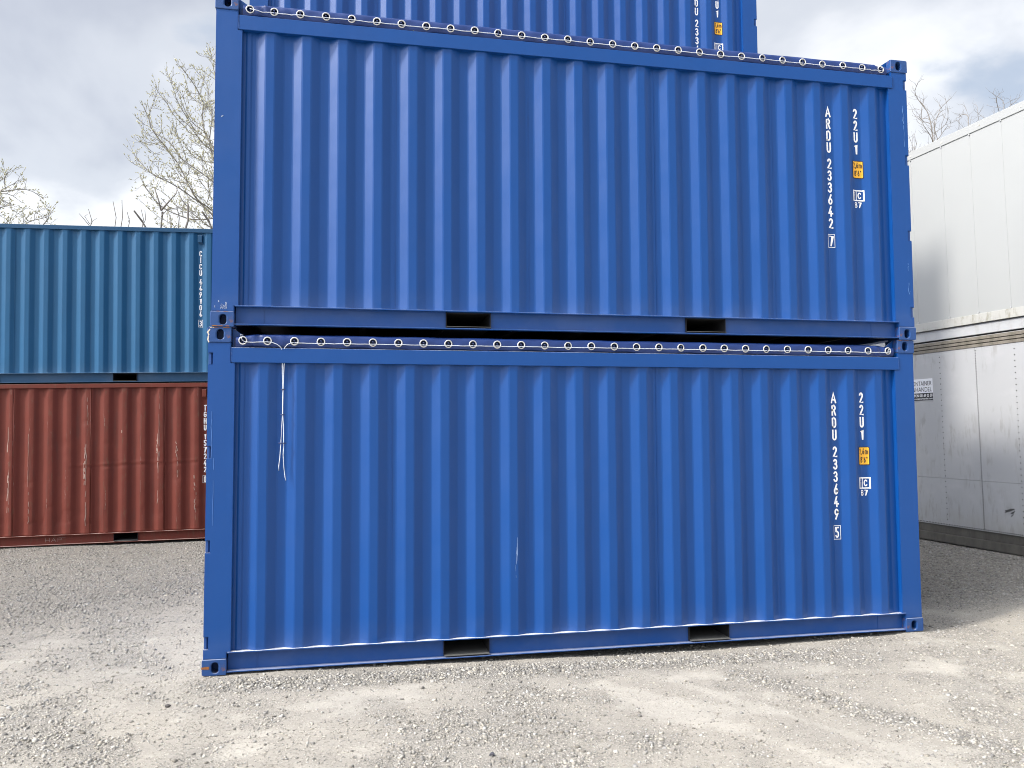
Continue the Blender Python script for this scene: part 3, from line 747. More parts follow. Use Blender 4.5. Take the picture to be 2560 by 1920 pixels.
# two vertical gouges and other paint marks, worn through on the outer flats of the red wall
def marks(root, name, items, col, prof, off):
    bm = bmesh.new(); R = random.Random(12)
    for (x, z0, z1, w) in items:
        n = 14; p = []
        for i in range(n+1):
            t = i/n; p.append((x+R.uniform(-1, 1)*w*0.6, z0+(z1-z0)*t))
        k = 0
        for (a, b), (c, d) in zip(p, p[1:]):
            if R.random() < 0.28: continue
            ribbon(bm, [(a, b), (c, d)], w*R.uniform(0.25, 1.0), -0.0001*(k % 3)); k += 1
    for v in bm.verts: v.co.y += prof(v.co.x)-off
    return link(name, mesh(name, bm), col, root)

marks(red, 'scraped_paint', [(2.29, 1.9, 0.55, 0.020), (2.31, 1.35, 0.5, 0.012), (2.60, 0.86, 0.34, 0.010), (2.585, 1.85, 0.95, 0.006), (3.415, 1.65, 0.9, 0.022), (3.435, 1.6, 0.30, 0.016), (3.452, 2.42, 1.55, 0.006),
    (3.40, 1.3, 1.0, 0.012), (3.71, 2.05, 1.9, 0.006), (3.73, 0.85, 0.55, 0.006), (3.97, 1.82, 1.78, 0.010), (4.265, 2.3, 0.7, 0.004), (4.52, 1.75, 0.62, 0.014), (4.54, 2.42, 1.2, 0.008), (4.50, 1.65, 1.42, 0.014),
    (4.805, 1.65, 1.35, 0.016), (4.83, 1.5, 1.0, 0.008), (5.09, 1.05, 0.5, 0.014), (5.115, 0.9, 0.45, 0.008), (3.13, 1.2, 0.7, 0.005), (2.86, 0.75, 0.6, 0.005)], simple('scraped_paint', (0.27, 0.18, 0.15), 0.6, var=0.35), rp, 0.0022)['kind'] = 'stuff'
# ------------------------------------------------------------------ right stack: refrigerated containers
LR, HR = 12.19, 2.896
ANG = 1.631-math.pi/2-math.pi/2    # local +x runs towards the camera side
axd = Vector((math.cos(ANG), math.sin(ANG), 0)); ayd = Vector((-math.sin(ANG), math.cos(ANG), 0))
P9 = Vector((9.628-0.0602*9.0, 9.0*0.9982, 0.159))
LEAN = 0.018
def reefer(z, label, old):
    loc = P9+Vector((0, 0, z))-ayd*LEAN*(z-0.6); root = empty('refrigerated_container', loc, (LEAN, 0, ANG)); tag(root, label, 'container', 'white refrigerated containers')
    castings(root, LR, HR, MWBASE)
    for x, y, s, r in ((0, 0, 1, 0), (LR, 0, -1, 0), (0, WID, -1, math.pi), (LR, WID, 1, math.pi)):
        o = link('corner_post', post_mesh(0.176, 0.118, HR-0.118, [], 0.2, 2.3), MWBASE, root); o.location = (x, y, 0); o.scale = (s, 1, 1); o.rotation_euler = (0, 0, r)
    boxobj('inner_body', 0.15, LR-0.15, 0.06, WID-0.06, 0.05, HR-0.03, MWBASE, root)
    boxobj('roof', 0.02, LR-0.02, 0.03, WID-0.03, HR-0.028, HR-0.012, MWBASE, root)
    if not old:
        boxobj('top_rail', 0.18, LR-0.18, 0.002, 0.09, 2.772, 2.888, MWNEW, root, 0.006)
        boxobj('bottom_rail', 0.18, LR-0.18, 0.002, 0.09, 0.163, 0.285, MWRAIL, root, 0.004)
        boxobj('base_rail', 0.18, LR-0.18, 0.030, 0.09, 0.012, 0.152, MWBASE, root, 0.004)
        xs_ = [0.18]; x = 4.96-0.51*9
        seams = [0.18, 0.87, 1.38, 1.89, 2.40, 2.91, 3.42, 3.93, 4.44, 4.955, 5.545, 6.045, 6.555, 7.065, 7.57, 8.08, 8.59, 9.10, 9.61, 10.12, 10.63, 11.14, 11.65, LR-0.18]
        for a, b in zip(seams, seams[1:]):
            bm = bmesh.new(); box(bm, a+0.0007, b-0.0007, 0.014, 0.058, 0.2855, 2.7715, 0.0025)
            link('wall_panel', mesh('wall_panel', bm), MWNEW, root)
        for a in seams[1:-1]:
            boxobj('seam_clip', a-0.010, a+0.010, -0.002, 0.013, 0.286, 0.312, MWBASE, root, 0.002)
            boxobj('seam_clip', a-0.008, a+0.008, -0.001, 0.0135, 2.752, 2.7715, MWBASE, root, 0.002)
        for a in (4.3, 4.95, 5.55, 6.2, 6.85): boxobj('rail_plug', a, a+0.035, -0.001, 0.0015, 2.80+0.02*rnd.random(), 2.835, MWRAIL, root, 0.0005)
    else:
        z = 2.735
        for k, (h, y) in enumerate(((0.040, 0.004), (0.012, 0.030), (0.036, 0.006), (0.010, 0.030), (0.044, 0.002))):
            boxobj('top_rail', 0.18, LR-0.18, y, 0.09, z, z+h-0.0003, MALU, root, 0.002); z += h
        boxobj('base_rail', 0.18, LR-0.18, 0.026, 0.10, 0.122, 0.241, MBASE, root, 0.004)
        boxobj('base_rail', 0.18, LR-0.18, -0.012, 0.10, 0.004, 0.121, MBASE, root, 0.004)
        sm = [0.18]+[5.94+1.245*k for k in range(-4, 5)]+[LR-0.18]
        for a, b in zip(sm, sm[1:]):
            for z0, z1 in ((0.2415, 0.915), (0.918, 2.7345)):
                bm = bmesh.new(); box(bm, a+0.0012, b-0.0012, 0.012, 0.058, z0, z1, 0.0016); link('wall_panel', mesh('wall_panel', bm), MWOLD, root)
        ico = [(math.cos(a), math.sin(a)) for a in [k*math.pi/3 for k in range(6)]]
        def rivets(cols):
            bm = bmesh.new()
            for (x, z) in cols:
                a = [bm.verts.new((x+0.0088*c, 0.0115, z+0.0088*s)) for c, s in ico]; b = [bm.verts.new((x+0.006*c, 0.0075, z+0.006*s)) for c, s in ico]
                for i in range(6): bm.faces.new((a[i], a[(i+1)%6], b[(i+1)%6], b[i]))
                bm.faces.new(b)
            bmesh.ops.recalc_face_normals(bm, faces=bm.faces)
            o = link('rivet_row', mesh('rivet_row', bm), MRIVET, root); o['kind'] = 'stuff'
        for k in range(-4, 5):
            xb = 5.94+1.245*k
            rivets([(xb+0.010, 0.275+0.0355*i) for i in range(69)])
            if xb+0.62 < LR-0.3: rivets([(xb+0.622, 0.33+0.0775*i) for i in range(31)])
        rivets([(x*0.029+0.3, 0.262) for x in range(400)])
        # torn patch
        bm = bmesh.new(); R = random.Random(3)
        for (cx_, cz_, w, h) in ((6.37, 0.565, 0.085, 0.018), (6.33, 0.545, 0.05, 0.014), (6.41, 0.535, 0.04, 0.012), (6.40, 0.50, 0.03, 0.007)):
            vs = [bm.verts.new((cx_+w*math.cos(a)*R.uniform(.6, 1.1), 0.0106-0.0003*len(bm.faces), cz_+h*math.sin(a)*R.uniform(.6, 1.2)+0.02*math.cos(a))) for a in [k*math.pi/6 for k in range(12)]]
            bm.faces.new(vs)
        bmesh.ops.recalc_face_normals(bm, faces=bm.faces)
        link('torn_patch', mesh('torn_patch', bm), simple('bare_patch', (0.07, 0.07, 0.07), 0.6, var=0.4), root)['kind'] = 'stuff'
        # firm's sign
        sg = boxobj('company_sign', 4.690, 5.166, 0.0088, 0.0115, 2.038, 2.362, simple('sign_white', (0.80, 0.81, 0.84), 0.5, var=0.03), root)
        boxobj('sign_band', 4.692, 5.164, 0.0076, 0.0087, 2.042, 2.152, MBLACK, sg)
        def text(s_, x1, z_, h, mat_, y, xfit, bold=0.0, name='sign_lettering'):
            cu = bpy.data.curves.new('t', 'FONT'); cu.body = s_; cu.size = 1; cu.offset = bold
            to = bpy.data.objects.new('t', cu); COL.objects.link(to); dg = bpy.context.evaluated_depsgraph_get(); dg.update()
            me = bpy.data.meshes.new_from_object(to.evaluated_get(dg)); bpy.data.objects.remove(to)
            co = np.empty(len(me.vertices)*3); me.vertices.foreach_get('co', co); co = co.reshape(-1, 3)
            x0, xm = co[:, 0].min(), co[:, 0].max(); capz = co[:, 1].max()
            nx = (co[:, 0]-x0)/(xm-x0); nz = co[:, 1]/capz
            c2_ = np.stack([x1-xfit+nx*xfit, np.full(len(co), y), z_+nz*h], -1)
            me.vertices.foreach_set('co', c2_.ravel()); me.update(); me.name = name
            link(name, me, mat_, sg)
        text('CONTAINER', 5.148, 2.262, 0.066, MBLACK, 0.0080, 0.425)
        text('&HANDEL', 5.150, 2.172, 0.066, MBLACK, 0.0080, 0.372)
        text('TELEFON 031-69 05 30', 5.155, 2.096, 0.042, MWHITE, 0.0070, 0.450, 0.02)
        text('www.containerhandel.com', 5.155, 2.058, 0.026, MWHITE, 0.0070, 0.450, 0.01)
    return root
reefer(0.0, 'scuffed white refrigerated container with rivet rows and a firm\'s sign, lower of the right pair', True)
reefer(HR, 'clean white refrigerated container on top of the scuffed one at the right', False)

# small marks on the blue paint (chips and scratches with their own place)
MCHIP = simple('paint_chip', (0.45, 0.50, 0.60), 0.5, var=0.2)
def flat_marks(root, items, y, mat, name='paint_scratch', seed=1):
    bm = bmesh.new(); R = random.Random(seed)
    for (x, z, dx, dz, w) in items:
        n = 6; k = 0; pr = None
        for i in range(n+1):
            t = i/n; p = (x+dx*t+R.uniform(-1, 1)*w*0.5, z+dz*t)
            if pr and R.random() > 0.15: ribbon(bm, [pr, p], w*R.uniform(0.3, 1.0), -0.0001*(k % 4)); k += 1
            pr = p
    for v in bm.verts: v.co.y += y
    link(name, mesh(name, bm), mat, root)['kind'] = 'stuff'
flat_marks(c2, [(0.075+0.008*i, 0.135+0.01*rnd.random(), 0.004, 0.02+0.03*rnd.random(), 0.0035) for i in range(6)]+[(0.036, 0.14, -0.006, 0.03, 0.003), (0.060, 0.20, 0.004, -0.012, 0.008), (0.060, 1.62, 0.008, 0.010, 0.006)], 0.0045, MCHIP)
flat_marks(c2, [(6.00, 2.16, 0.002, -0.16, 0.009), (6.005, 1.98, 0.0, -0.2, 0.006), (6.00, 0.52, 0.0, -0.10, 0.010), (6.01, 0.44, 0.008, 0.0, 0.004), (6.0, 0.70, 0.0, -0.08, 0.006)], 0.0045, simple('light_scuff', (0.10, 0.22, 0.50), 0.4), seed=4)
flat_marks(c1, [(0.040, 1.95, 0.004, -0.35, 0.006), (0.06, 1.6, 0.0, -0.5, 0.004)], 0.0045, simple('light_scuff_b', (0.07, 0.17, 0.45), 0.4), seed=6)
flat_marks(c1, [(2.385, 1.03, -0.004, -0.28, 0.0045), (2.378, 0.86, -0.008, -0.16, 0.003), (2.365, 0.72, 0.005, -0.10, 0.002)], 0.0105, simple('pale_scratch', (0.26, 0.36, 0.58), 0.5), seed=8)
# chipped casting edge and rust dabs
MRUST = simple('rust', (0.28, 0.10, 0.025), 0.8, var=0.5, scale=60); MCREAM = simple('bare_primer', (0.62, 0.56, 0.46), 0.7, var=0.2, scale=60)
flat_marks(c1, [(0.012, 2.585, -0.006, -0.11, 0.013), (0.018, 2.583, 0.03, 0.002, 0.006)], -0.0012, MCREAM, 'bare_edge', 2)
flat_marks(c1, [(0.012, 0.059, 0.03, 0.0, 0.022)], -0.0012, MRUST, 'rust_stain', 3)
flat_marks(c2, [(0.02, 0.006, 0.14, 0.0, 0.008), (0.05, 0.117, 0.08, 0.0, 0.004)], -0.0012, MRUST, 'rust_stain', 5)
flat_marks(c1, [(0.04, 2.583, 0.12, 0.002, 0.006), (5.90, 2.585, 0.12, 0.0, 0.004)], -0.0012, MRUST, 'rust_stain', 7)

# ------------------------------------------------------------------ ground
def hash2(ix, iy, s):
    h = (ix.astype(np.int64)*374761393+iy.astype(np.int64)*668265263+s*1442695041) & 0xffffffff
    h = ((h ^ (h >> 13))*1274126177) & 0xffffffff
    return ((h ^ (h >> 16)) & 0xffffff)/float(0xffffff)
def vnoise(x, y, s):
    ix = np.floor(x); iy = np.floor(y); fx = x-ix; fy = y-iy; fx = fx*fx*(3-2*fx); fy = fy*fy*(3-2*fy)
    a = hash2(ix, iy, s); b = hash2(ix+1, iy, s); c = hash2(ix, iy+1, s); d = hash2(ix+1, iy+1, s)
    return (a*(1-fx)+b*fx)*(1-fy)+(c*(1-fx)+d*fx)*fy
def fbm(x, y, s, o=4):
    v = 0; a = 0.5; t = 0
    for k in range(o): v = v+a*vnoise(x*2**k, y*2**k, s+k*17); t += a; a *= 0.5
    return v/t
def sst(v, a, b): t = np.clip((v-a)/(b-a), 0, 1); return t*t*(3-2*t)
def seg_d(x, y, a, b):
    ax, ay = a; bx, by = b; dx, dy = bx-ax, by-ay; t = np.clip(((x-ax)*dx+(y-ay)*dy)/(dx*dx+dy*dy), 0, 1)
    return np.hypot(x-ax-t*dx, y-ay-t*dy)
def gravel_mask(x, y):
    n = fbm(x*1.1+3, y*1.1, 5); n2 = fbm(x*3.3, y*3.3+9, 11)
    g = sst(n*0.6+n2*0.4, 0.42, 0.62)*0.55
    wob = (fbm(x*1.7, y*1.7, 21)-0.5)*0.25
    g = np.maximum(g, 1.0*sst(-np.abs(y+0.26+wob*0.6+0.03*x), -0.26, -0.05)*sst(x, -0.2, 0.2)*sst(-x, -5.2, -4.6))       # ridge along the container
    g = np.maximum(g, 0.9*sst(-seg_d(x, y, (3.9, -0.75), (5.0, -2.9))+wob, -0.22, -0.03))                # strip at lower right
    g = np.maximum(g, sst(y-0.6*x, 1.6, 4.0)*0.9*(0.5+0.5*n2))                                             # coarse gravel at the left, back
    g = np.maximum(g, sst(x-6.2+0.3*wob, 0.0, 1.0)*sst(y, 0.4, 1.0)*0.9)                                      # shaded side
    tr = np.exp(-(seg_d(x, y, (2.9, -0.9), (4.0, -2.9))/0.16)**2)+np.exp(-(seg_d(x, y, (3.4, -0.9), (4.5, -2.9))/0.10)**2)
    g = g*(1-0.75*np.clip(tr, 0, 1))
    return np.clip(g, 0, 1)
def dust_mask(x, y):
    n = fbm(x*0.9+1, y*1.5+4, 31); n2 = fbm(x*2.7, y*4.0, 41)
    d = sst(n*0.55+n2*0.45, 0.47, 0.68)
    w = (fbm(x*2, y*2, 61)-0.5)*0.2
    tr = np.exp(-((seg_d(x, y, (2.9, -0.9), (4.0, -2.9))+w)/0.14)**2)+np.exp(-((seg_d(x, y, (3.4, -0.9), (4.5, -2.9))+w)/0.08)**2)
    return np.clip(d+0.8*tr, 0, 1)*(1-0.85*gravel_mask(x, y))*(1-0.7*sst(y-0.6*x, 1.5, 4))
def ground_z(x, y):
    z = -0.012+0.155*sst(x, 6.6, 9.3)
    z = z-0.016*sst(-x, 2.0, 4.5)*sst(y, 3, 7)
    z = z-0.055*np.exp(-((x-3.6)/1.5)**2)*np.exp(-((y-0.35)/0.45)**2)-0.012*np.exp(-((x-1.5)/1.0)**2)*np.exp(-((y-0.3)/0.35)**2)
    far = 1-sst(np.hypot(x-1, y+2), 14, 40)
    z = z+far*((fbm(x*0.7, y*0.7, 71)-0.5)*0.030+(fbm(x*3, y*3, 81)-0.5)*0.016)
    ridge = np.exp(-((y+0.26+0.03*x)/0.14)**2)*sst(x, -0.2, 0.3)*sst(-x, -5.4, -4.8)
    z = z+0.012*ridge
    # keep the bearing spots of the corner castings just under the steel
    for cx_, cy_ in ((0.08, 0.08), (5.97, 0.08)):
        w = np.exp(-(np.hypot(x-cx_, y-cy_)/0.22)**2); z = z*(1-w)+(-0.003)*w
    return z
def axis(lo, hi, step, far):
    a = list(np.arange(lo, hi+1e-6, step)); s = step; v = hi
    while v < far: s *= 1.35; v += s; a.append(v)
    s = step; v = lo; pre = []
    while v > -far: s *= 1.35; v -= s; pre.append(v)
    return np.array(pre[::-1]+a)
gx = axis(-5.5, 10.5, 0.035, 600); gy = axis(-4.2, 8.6, 0.035, 600)
X, Y = np.meshgrid(gx, gy); Z = ground_z(X, Y)+(fbm(X*22, Y*22, 91, 2)-0.5)*0.010*(np.abs(X) < 12)
nv = X.size; nx_, ny_ = len(gx), len(gy)
me = bpy.data.meshes.new('gravel_ground'); me.vertices.add(nv)
me.vertices.foreach_set('co', np.stack([X, Y, Z], -1).ravel().astype(np.float32))
ii, jj = np.meshgrid(np.arange(nx_-1), np.arange(ny_-1)); a = (jj*nx_+ii).ravel()
F = np.stack([a, a+1, a+1+nx_, a+nx_], -1); nf = len(F)
me.loops.add(nf*4); me.polygons.add(nf); me.loops.foreach_set('vertex_index', F.ravel().astype(np.int32))
me.polygons.foreach_set('loop_start', (np.arange(nf)*4).astype(np.int32))
me.update(calc_edges=True); me.shade_smooth()
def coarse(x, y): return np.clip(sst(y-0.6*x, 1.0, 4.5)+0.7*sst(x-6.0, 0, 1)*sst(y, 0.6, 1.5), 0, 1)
for nm, fn in (('dust', dust_mask), ('gravel', gravel_mask), ('coarse', coarse)):
    at = me.attributes.new(nm, 'FLOAT', 'POINT'); at.data.foreach_set('value', fn(X, Y).ravel().astype(np.float32))
m = Mat('gravel_ground')
def attr(m, nm):
    n = m.t.nodes.new('ShaderNodeAttribute'); n.attribute_name = nm; return n.outputs['Fac']
du = attr(m, 'dust'); gr = attr(m, 'gravel')
cell = m.voro(120, 'F1', 'Color', vec=(1, 1, 0.2)); cs = m.t.nodes.new('ShaderNodeSeparateColor'); m.t.links.new(cell, cs.inputs[0])
stone = m.mix(cs.outputs[0], (0.175, 0.163, 0.142), (0.58, 0.538, 0.462))
fines = m.mix(m.noise(150, 5, 0.7), (0.275, 0.254, 0.218), (0.475, 0.440, 0.380))
lay = m.step(m.math('ADD', m.noise(45, 5, 0.7), m.math('MULTIPLY', gr, 0.16)), 0.50, 0.60)
c = m.mix(lay, fines, stone)
c = m.mix(m.math('MULTIPLY', m.step(m.math('ADD', du, m.math('MULTIPLY', m.math('SUBTRACT', m.noise(28, 6, 0.7), 0.5), 0.9)), 0.35, 1.05), 0.48), c, (0.57, 0.535, 0.468))
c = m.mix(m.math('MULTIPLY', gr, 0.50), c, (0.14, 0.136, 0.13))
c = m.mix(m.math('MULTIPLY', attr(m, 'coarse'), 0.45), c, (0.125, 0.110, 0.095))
bigv = m.noise(1.3, 5, 0.6); c = m.mix(m.step(bigv, 0.35, 0.65, 0.0, 0.22), c, (0.22, 0.21, 0.195))
c = m.mix(m.math('MULTIPLY', m.step(m.noise(170, 4, 0.7), 0.60, 0.68), 0.55), c, (0.11, 0.10, 0.09))
d1 = m.voro(120, 'F1', 'Distance', vec=(1, 1, 0.2)); d2 = m.noise(60, 6, 0.7); d3 = m.noise(220, 3, 0.6)
h = m.math('ADD', m.math('MULTIPLY', m.math('SUBTRACT', 1.0, d1), m.math('MULTIPLY', lay, 0.5)), m.math('ADD', m.math('MULTIPLY', d2, 0.9), m.math('MULTIPLY', d3, 0.25)))
MG = m.fin(c, 0.92, m.bump(h, 0.010, 0.9), spec=0.2)
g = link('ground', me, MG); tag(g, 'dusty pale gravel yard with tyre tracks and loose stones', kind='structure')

# loose stones, one mesh
rg = np.random.default_rng(5)
def frustum_samples(n):
    # spread with the distance so that the number per picture area stays about even
    x = rg.uniform(-5.2, 10.2, n*6); y = rg.uniform(-4.0, 8.2, n*6)
    d = np.hypot(x-1.064, y+6.295); p = (3.6/np.maximum(d, 3.0))**1.5
    vx, vy = x-1.064, y+6.295; dep = vx*math.sin(YAW)+vy*math.cos(YAW); lat = vx*math.cos(YAW)-vy*math.sin(YAW)
    inside = (np.abs(lat) < dep*0.78)
    p = p*np.where(inside, 1, 0.03)*(0.30+0.70*gravel_mask(x, y))*(1-0.6*dust_mask(x, y))
    under = (x > 0.2) & (x < 6) & (y > 0.5) & (y < 5); p = p*np.where(under, 0, 1)
    p = p*np.where((y > 1.2) & (x > 0.2) & (x < 6.1), 0, 1)
    k = rg.uniform(0, 1, len(x)) < p/ p.max()
    return x[k], y[k]
xs_, ys_ = frustum_samples(820000)
NMAX = 185000
sel = rg.permutation(len(xs_))[:NMAX]; xs_, ys_ = xs_[sel], ys_[sel]; n = len(xs_)
print('stones', n)
gm = gravel_mask(xs_, ys_); dist = np.hypot(xs_-1.064, ys_+6.295)
rad = np.exp(rg.normal(math.log(0.0034), 0.52, n))*(1+0.75*gm)*(0.78+0.055*dist); rad = np.clip(rad, 0.0018, 0.018)
zs_ = ground_z(xs_, ys_)
base = np.array([(-1,-1,-1),(1,-1,-1),(1,1,-1),(-1,1,-1),(-.8,-.8,1),(.8,-.8,1),(.8,.8,1),(-.8,.8,1)], float)*0.62
V8 = base[None]*(1+rg.uniform(-0.42, 0.42, (n, 8, 3)))
sc_ = np.stack([rg.uniform(0.7, 1.35, n), rg.uniform(0.7, 1.35, n), rg.uniform(0.35, 0.80, n)], -1)*rad[:, None]
V8 = V8*sc_[:, None, :]
an = rg.uniform(0, 2*math.pi, n); ti = rg.normal(0, 0.35, n); ca, sa = np.cos(an), np.sin(an); ct, st_ = np.cos(ti), np.sin(ti)
x_, y_, z_ = V8[..., 0], V8[..., 1], V8[..., 2]
y2 = y_*ct[:, None]-z_*st_[:, None]; z2 = y_*st_[:, None]+z_*ct[:, None]
x3 = x_*ca[:, None]-y2*sa[:, None]; y3 = x_*sa[:, None]+y2*ca[:, None]
V8 = np.stack([x3+xs_[:, None], y3+ys_[:, None], z2+(zs_+rad*0.12)[:, None]], -1).reshape(-1, 3)
T = np.array([(0,2,1),(0,3,2),(4,5,6),(4,6,7),(0,1,5),(0,5,4),(1,2,6),(1,6,5),(2,3,7),(2,7,6),(3,0,4),(3,4,7)])
FT = (T[None]+(np.arange(n)*8)[:, None, None]).reshape(-1, 3); nf = len(FT)
me = bpy.data.meshes.new('loose_gravel'); me.vertices.add(n*8); me.vertices.foreach_set('co', V8.ravel().astype(np.float32))
me.loops.add(nf*3); me.polygons.add(nf); me.loops.foreach_set('vertex_index', FT.ravel().astype(np.int32))
me.polygons.foreach_set('loop_start', (np.arange(nf)*3).astype(np.int32)); me.update(calc_edges=True)
val = np.clip(np.exp(rg.normal(math.log(0.30), 0.42, n)), 0.05, 0.46); val = val*(1-0.15*gm)*(1-0.33*coarse(xs_, ys_))
hue = rg.uniform(-1, 1, n); colr = np.stack([val*(1+0.05*hue+0.05), val*(1+0.01*hue), val*(1-0.06*hue-0.11), np.ones(n)], -1)
at = me.attributes.new('stone_colour', 'FLOAT_COLOR', 'POINT'); at.data.foreach_set('color', np.repeat(colr, 8, 0).ravel().astype(np.float32))
m = Mat('loose_stone'); an_ = m.t.nodes.new('ShaderNodeAttribute'); an_.attribute_name = 'stone_colour'
c = m.mix(m.math('MULTIPLY', m.noise(240, 3), 0.35), an_.outputs['Color'], (0.42, 0.39, 0.35))
MST = m.fin(c, 0.85, spec=0.25)
o = link('loose_gravel', me, MST); tag(o, 'loose angular grey and beige stones scattered over the yard', 'gravel', kind='stuff')

for (x_, y_, r_, col_, lb) in ((1.85, -1.82, 0.016, (0.07, 0.07, 0.085), 'dark slate-coloured stone lying alone at the bottom edge of the picture'), (-0.10, -0.62, 0.017, (0.075, 0.07, 0.065), 'small brown-black stone left of the lower corner casting')):
    bm = bmesh.new(); bmesh.ops.create_icosphere(bm, subdivisions=1, radius=r_); R_ = random.Random(int(x_*100))
    for v in bm.verts: v.co = Vector((v.co.x*R_.uniform(.8, 1.5), v.co.y*R_.uniform(.7, 1.1), v.co.z*R_.uniform(.6, 1.0)))
    o = link('stone', mesh('stone', bm), simple('dark_stone', col_, 0.8, var=0.4, scale=90)); o.location = (x_, y_, float(ground_z(np.array([x_]), np.array([y_]))[0])+r_*0.55); tag(o, lb, 'stone')
# ------------------------------------------------------------------ trees
m = Mat('bark'); MBARK = m.fin(m.mix(m.noise(12, 6, 0.7, vec=(1, 1, 0.3)), (0.12, 0.11, 0.10), (0.26, 0.24, 0.215)), 0.9)
m = Mat('pale_bark'); MBARK2 = m.fin(m.mix(m.noise(12, 6, 0.7, vec=(1, 1, 0.3)), (0.16, 0.145, 0.13), (0.30, 0.275, 0.25)), 0.9)
m = Mat('bud_scales'); MBUD = m.fin(m.mix(m.noise(9, 3), (0.36, 0.35, 0.22), (0.55, 0.53, 0.38)), 0.8)
def colonize(seed, base, crown_c, crown_r, n_attr, step=0.22, infl=1.5, kill=0.38, trunk_top=None, upb=0.15, keep=None):
    R = np.random.default_rng(seed); c = np.array(crown_c); r = np.array(crown_r)
    A = R.normal(0, 1, (n_attr*3, 3)); A /= np.linalg.norm(A, axis=1)[:, None]; A *= R.uniform(0.15, 1, (len(A), 1))**(1/2.2); A = c+A*r
    A = A[:n_attr]
    nodes = [np.array(base, float)]; par = [-1]
    top = np.array(trunk_top if trunk_top is not None else (base[0], base[1], crown_c[2]-crown_r[2]*0.75)); d = top-nodes[0]; k = max(2, int(np.linalg.norm(d)/0.4))
    for i in range(1, k+1):
        nodes.append(nodes[0]+d*i/k+R.normal(0, 0.04, 3)*[1, 1, 0]); par.append(i-1)
    alive = np.ones(len(A), bool)
    for it in range(260):
        N = np.array(nodes); AA = A[alive]
        if len(AA) == 0: break
        D = np.linalg.norm(AA[:, None, :]-N[None], axis=2); idx = D.argmin(1); mn = D.min(1)
        use = mn < (infl if it > 25 else 6.0)
        if not use.any(): break
        new = {}
        for a_, i in zip(AA[use], idx[use]):
            v = a_-N[i]; new.setdefault(i, []).append(v/(np.linalg.norm(v)+1e-9))
        added = 0
        for i, vs in new.items():
            v = np.sum(vs, 0)+np.array([0, 0, upb])+R.normal(0, 0.22, 3); l = np.linalg.norm(v)
            if l < 1e-3: continue
            p = N[i]+v/l*step
            nodes.append(p); par.append(i); added += 1
        if not added: break
        N2 = np.array(nodes[-added:]); D2 = np.linalg.norm(A[:, None, :]-N2[None], axis=2).min(1); alive &= ~(D2 < kill)
    return np.array(nodes), par
def tree(name, seed, base, crown_c, crown_r, n_attr, label, cat, buds, r_tip=0.007, mat=None, group=None, expo=2.3, **kw):
    N, par = colonize(seed, base, crown_c, crown_r, n_attr, **kw)
    ch = [[] for _ in par]
    for i, p in enumerate(par):
        if p >= 0: ch[p].append(i)
    rad_ = np.zeros(len(par))
    for i in range(len(par)-1, -1, -1):
        rad_[i] = r_tip if not ch[i] else max(r_tip, sum(rad_[j]**expo for j in ch[i])**(1/expo))
    root = empty(name, base); tag(root, label, cat, group)
    # chains
    trunk = bmesh.new(); crown = bmesh.new(); R = random.Random(seed); tips = []
    def chain(i0, i1):
        pts = [N[i0]]; rr = [rad_[i1]]; j = i1
        while True:
            pts.append(N[j]); rr.append(rad_[j])
            if not ch[j]: break
            b = max(ch[j], key=lambda q: rad_[q])
            for q in ch[j]:
                if q != b: stack.append((j, q))
            j = b
        return pts, rr, j
    stack = [(0, ch[0][0])]
    first = True
    while stack:
        pts, rr, tip = chain(*stack.pop()); tips.append((pts, rr))
        bm_ = trunk if first else crown; first = False
        # smooth
        P = [Vector(p)-Vector(base) for p in pts]
        Q = [P[0]]+[(P[i-1]+P[i]*2+P[i+1])/4 for i in range(1, len(P)-1)]+[P[-1]]
        seg = 6 if rr[0] > 0.03 else 4
        rings = []
        for i, p in enumerate(Q):
            t = (Q[min(i+1, len(Q)-1)]-Q[max(i-1, 0)]); t = t.normalized() if t.length > 1e-6 else Vector((0, 0, 1))
            a = t.cross(Vector((0.3, 0.1, 1))); a.normalize(); b = t.cross(a); r_ = rr[i]*(0.6 if i == len(Q)-1 else 1)
            rings.append([bm_.verts.new(p+(a*math.cos(k*2*math.pi/seg)+b*math.sin(k*2*math.pi/seg))*r_) for k in range(seg)])
        for i in range(len(Q)-1):
            for k in range(seg): bm_.faces.new((rings[i][k], rings[i][(k+1)%seg], rings[i+1][(k+1)%seg], rings[i+1][k]))
        # end twigs
        thin = [i for i, r_ in enumerate(rr) if r_ < r_tip*4.2 and i > 0]
        for i in thin:
            for _ in range(buds[0]):
                d = Vector((R.gauss(0, 1), R.gauss(0, 1), R.gauss(0.5, 0.8))); dirn = (Q[i]-Q[i-1]).normalized()
                d = (d*0.55+dirn).normalized(); l = R.uniform(0.10, 0.30)*buds[2]; p0 = Q[i]; p1 = p0+d*l*0.5+Vector((R.gauss(0, .01), 0, R.gauss(0, .01))); p2 = p0+d*l+Vector((0, 0, 0.03))
                tw = []
                for q, r_ in ((p0, r_tip*0.7), (p1, r_tip*0.6), (p2, r_tip*0.35)):
                    a = d.cross(Vector((0.2, 0.5, 1))).normalized(); b = d.cross(a)
                    tw.append([bm_.verts.new(q+(a*math.cos(k*2.094)+b*math.sin(k*2.094))*r_) for k in range(3)])
                for u in range(2):
                    for k in range(3): bm_.faces.new((tw[u][k], tw[u][(k+1)%3], tw[u+1][(k+1)%3], tw[u+1][k]))
                if buds[1]:
                    for _b in range(R.randint(1, buds[1])):
                        bl.append((p0.lerp(p2, R.uniform(0.35, 1.05)), (d+Vector((R.gauss(0, .5), R.gauss(0, .5), R.gauss(.3, .4)))).normalized(), R.uniform(0.045, 0.085)))
    return root, trunk, crown
bl = []
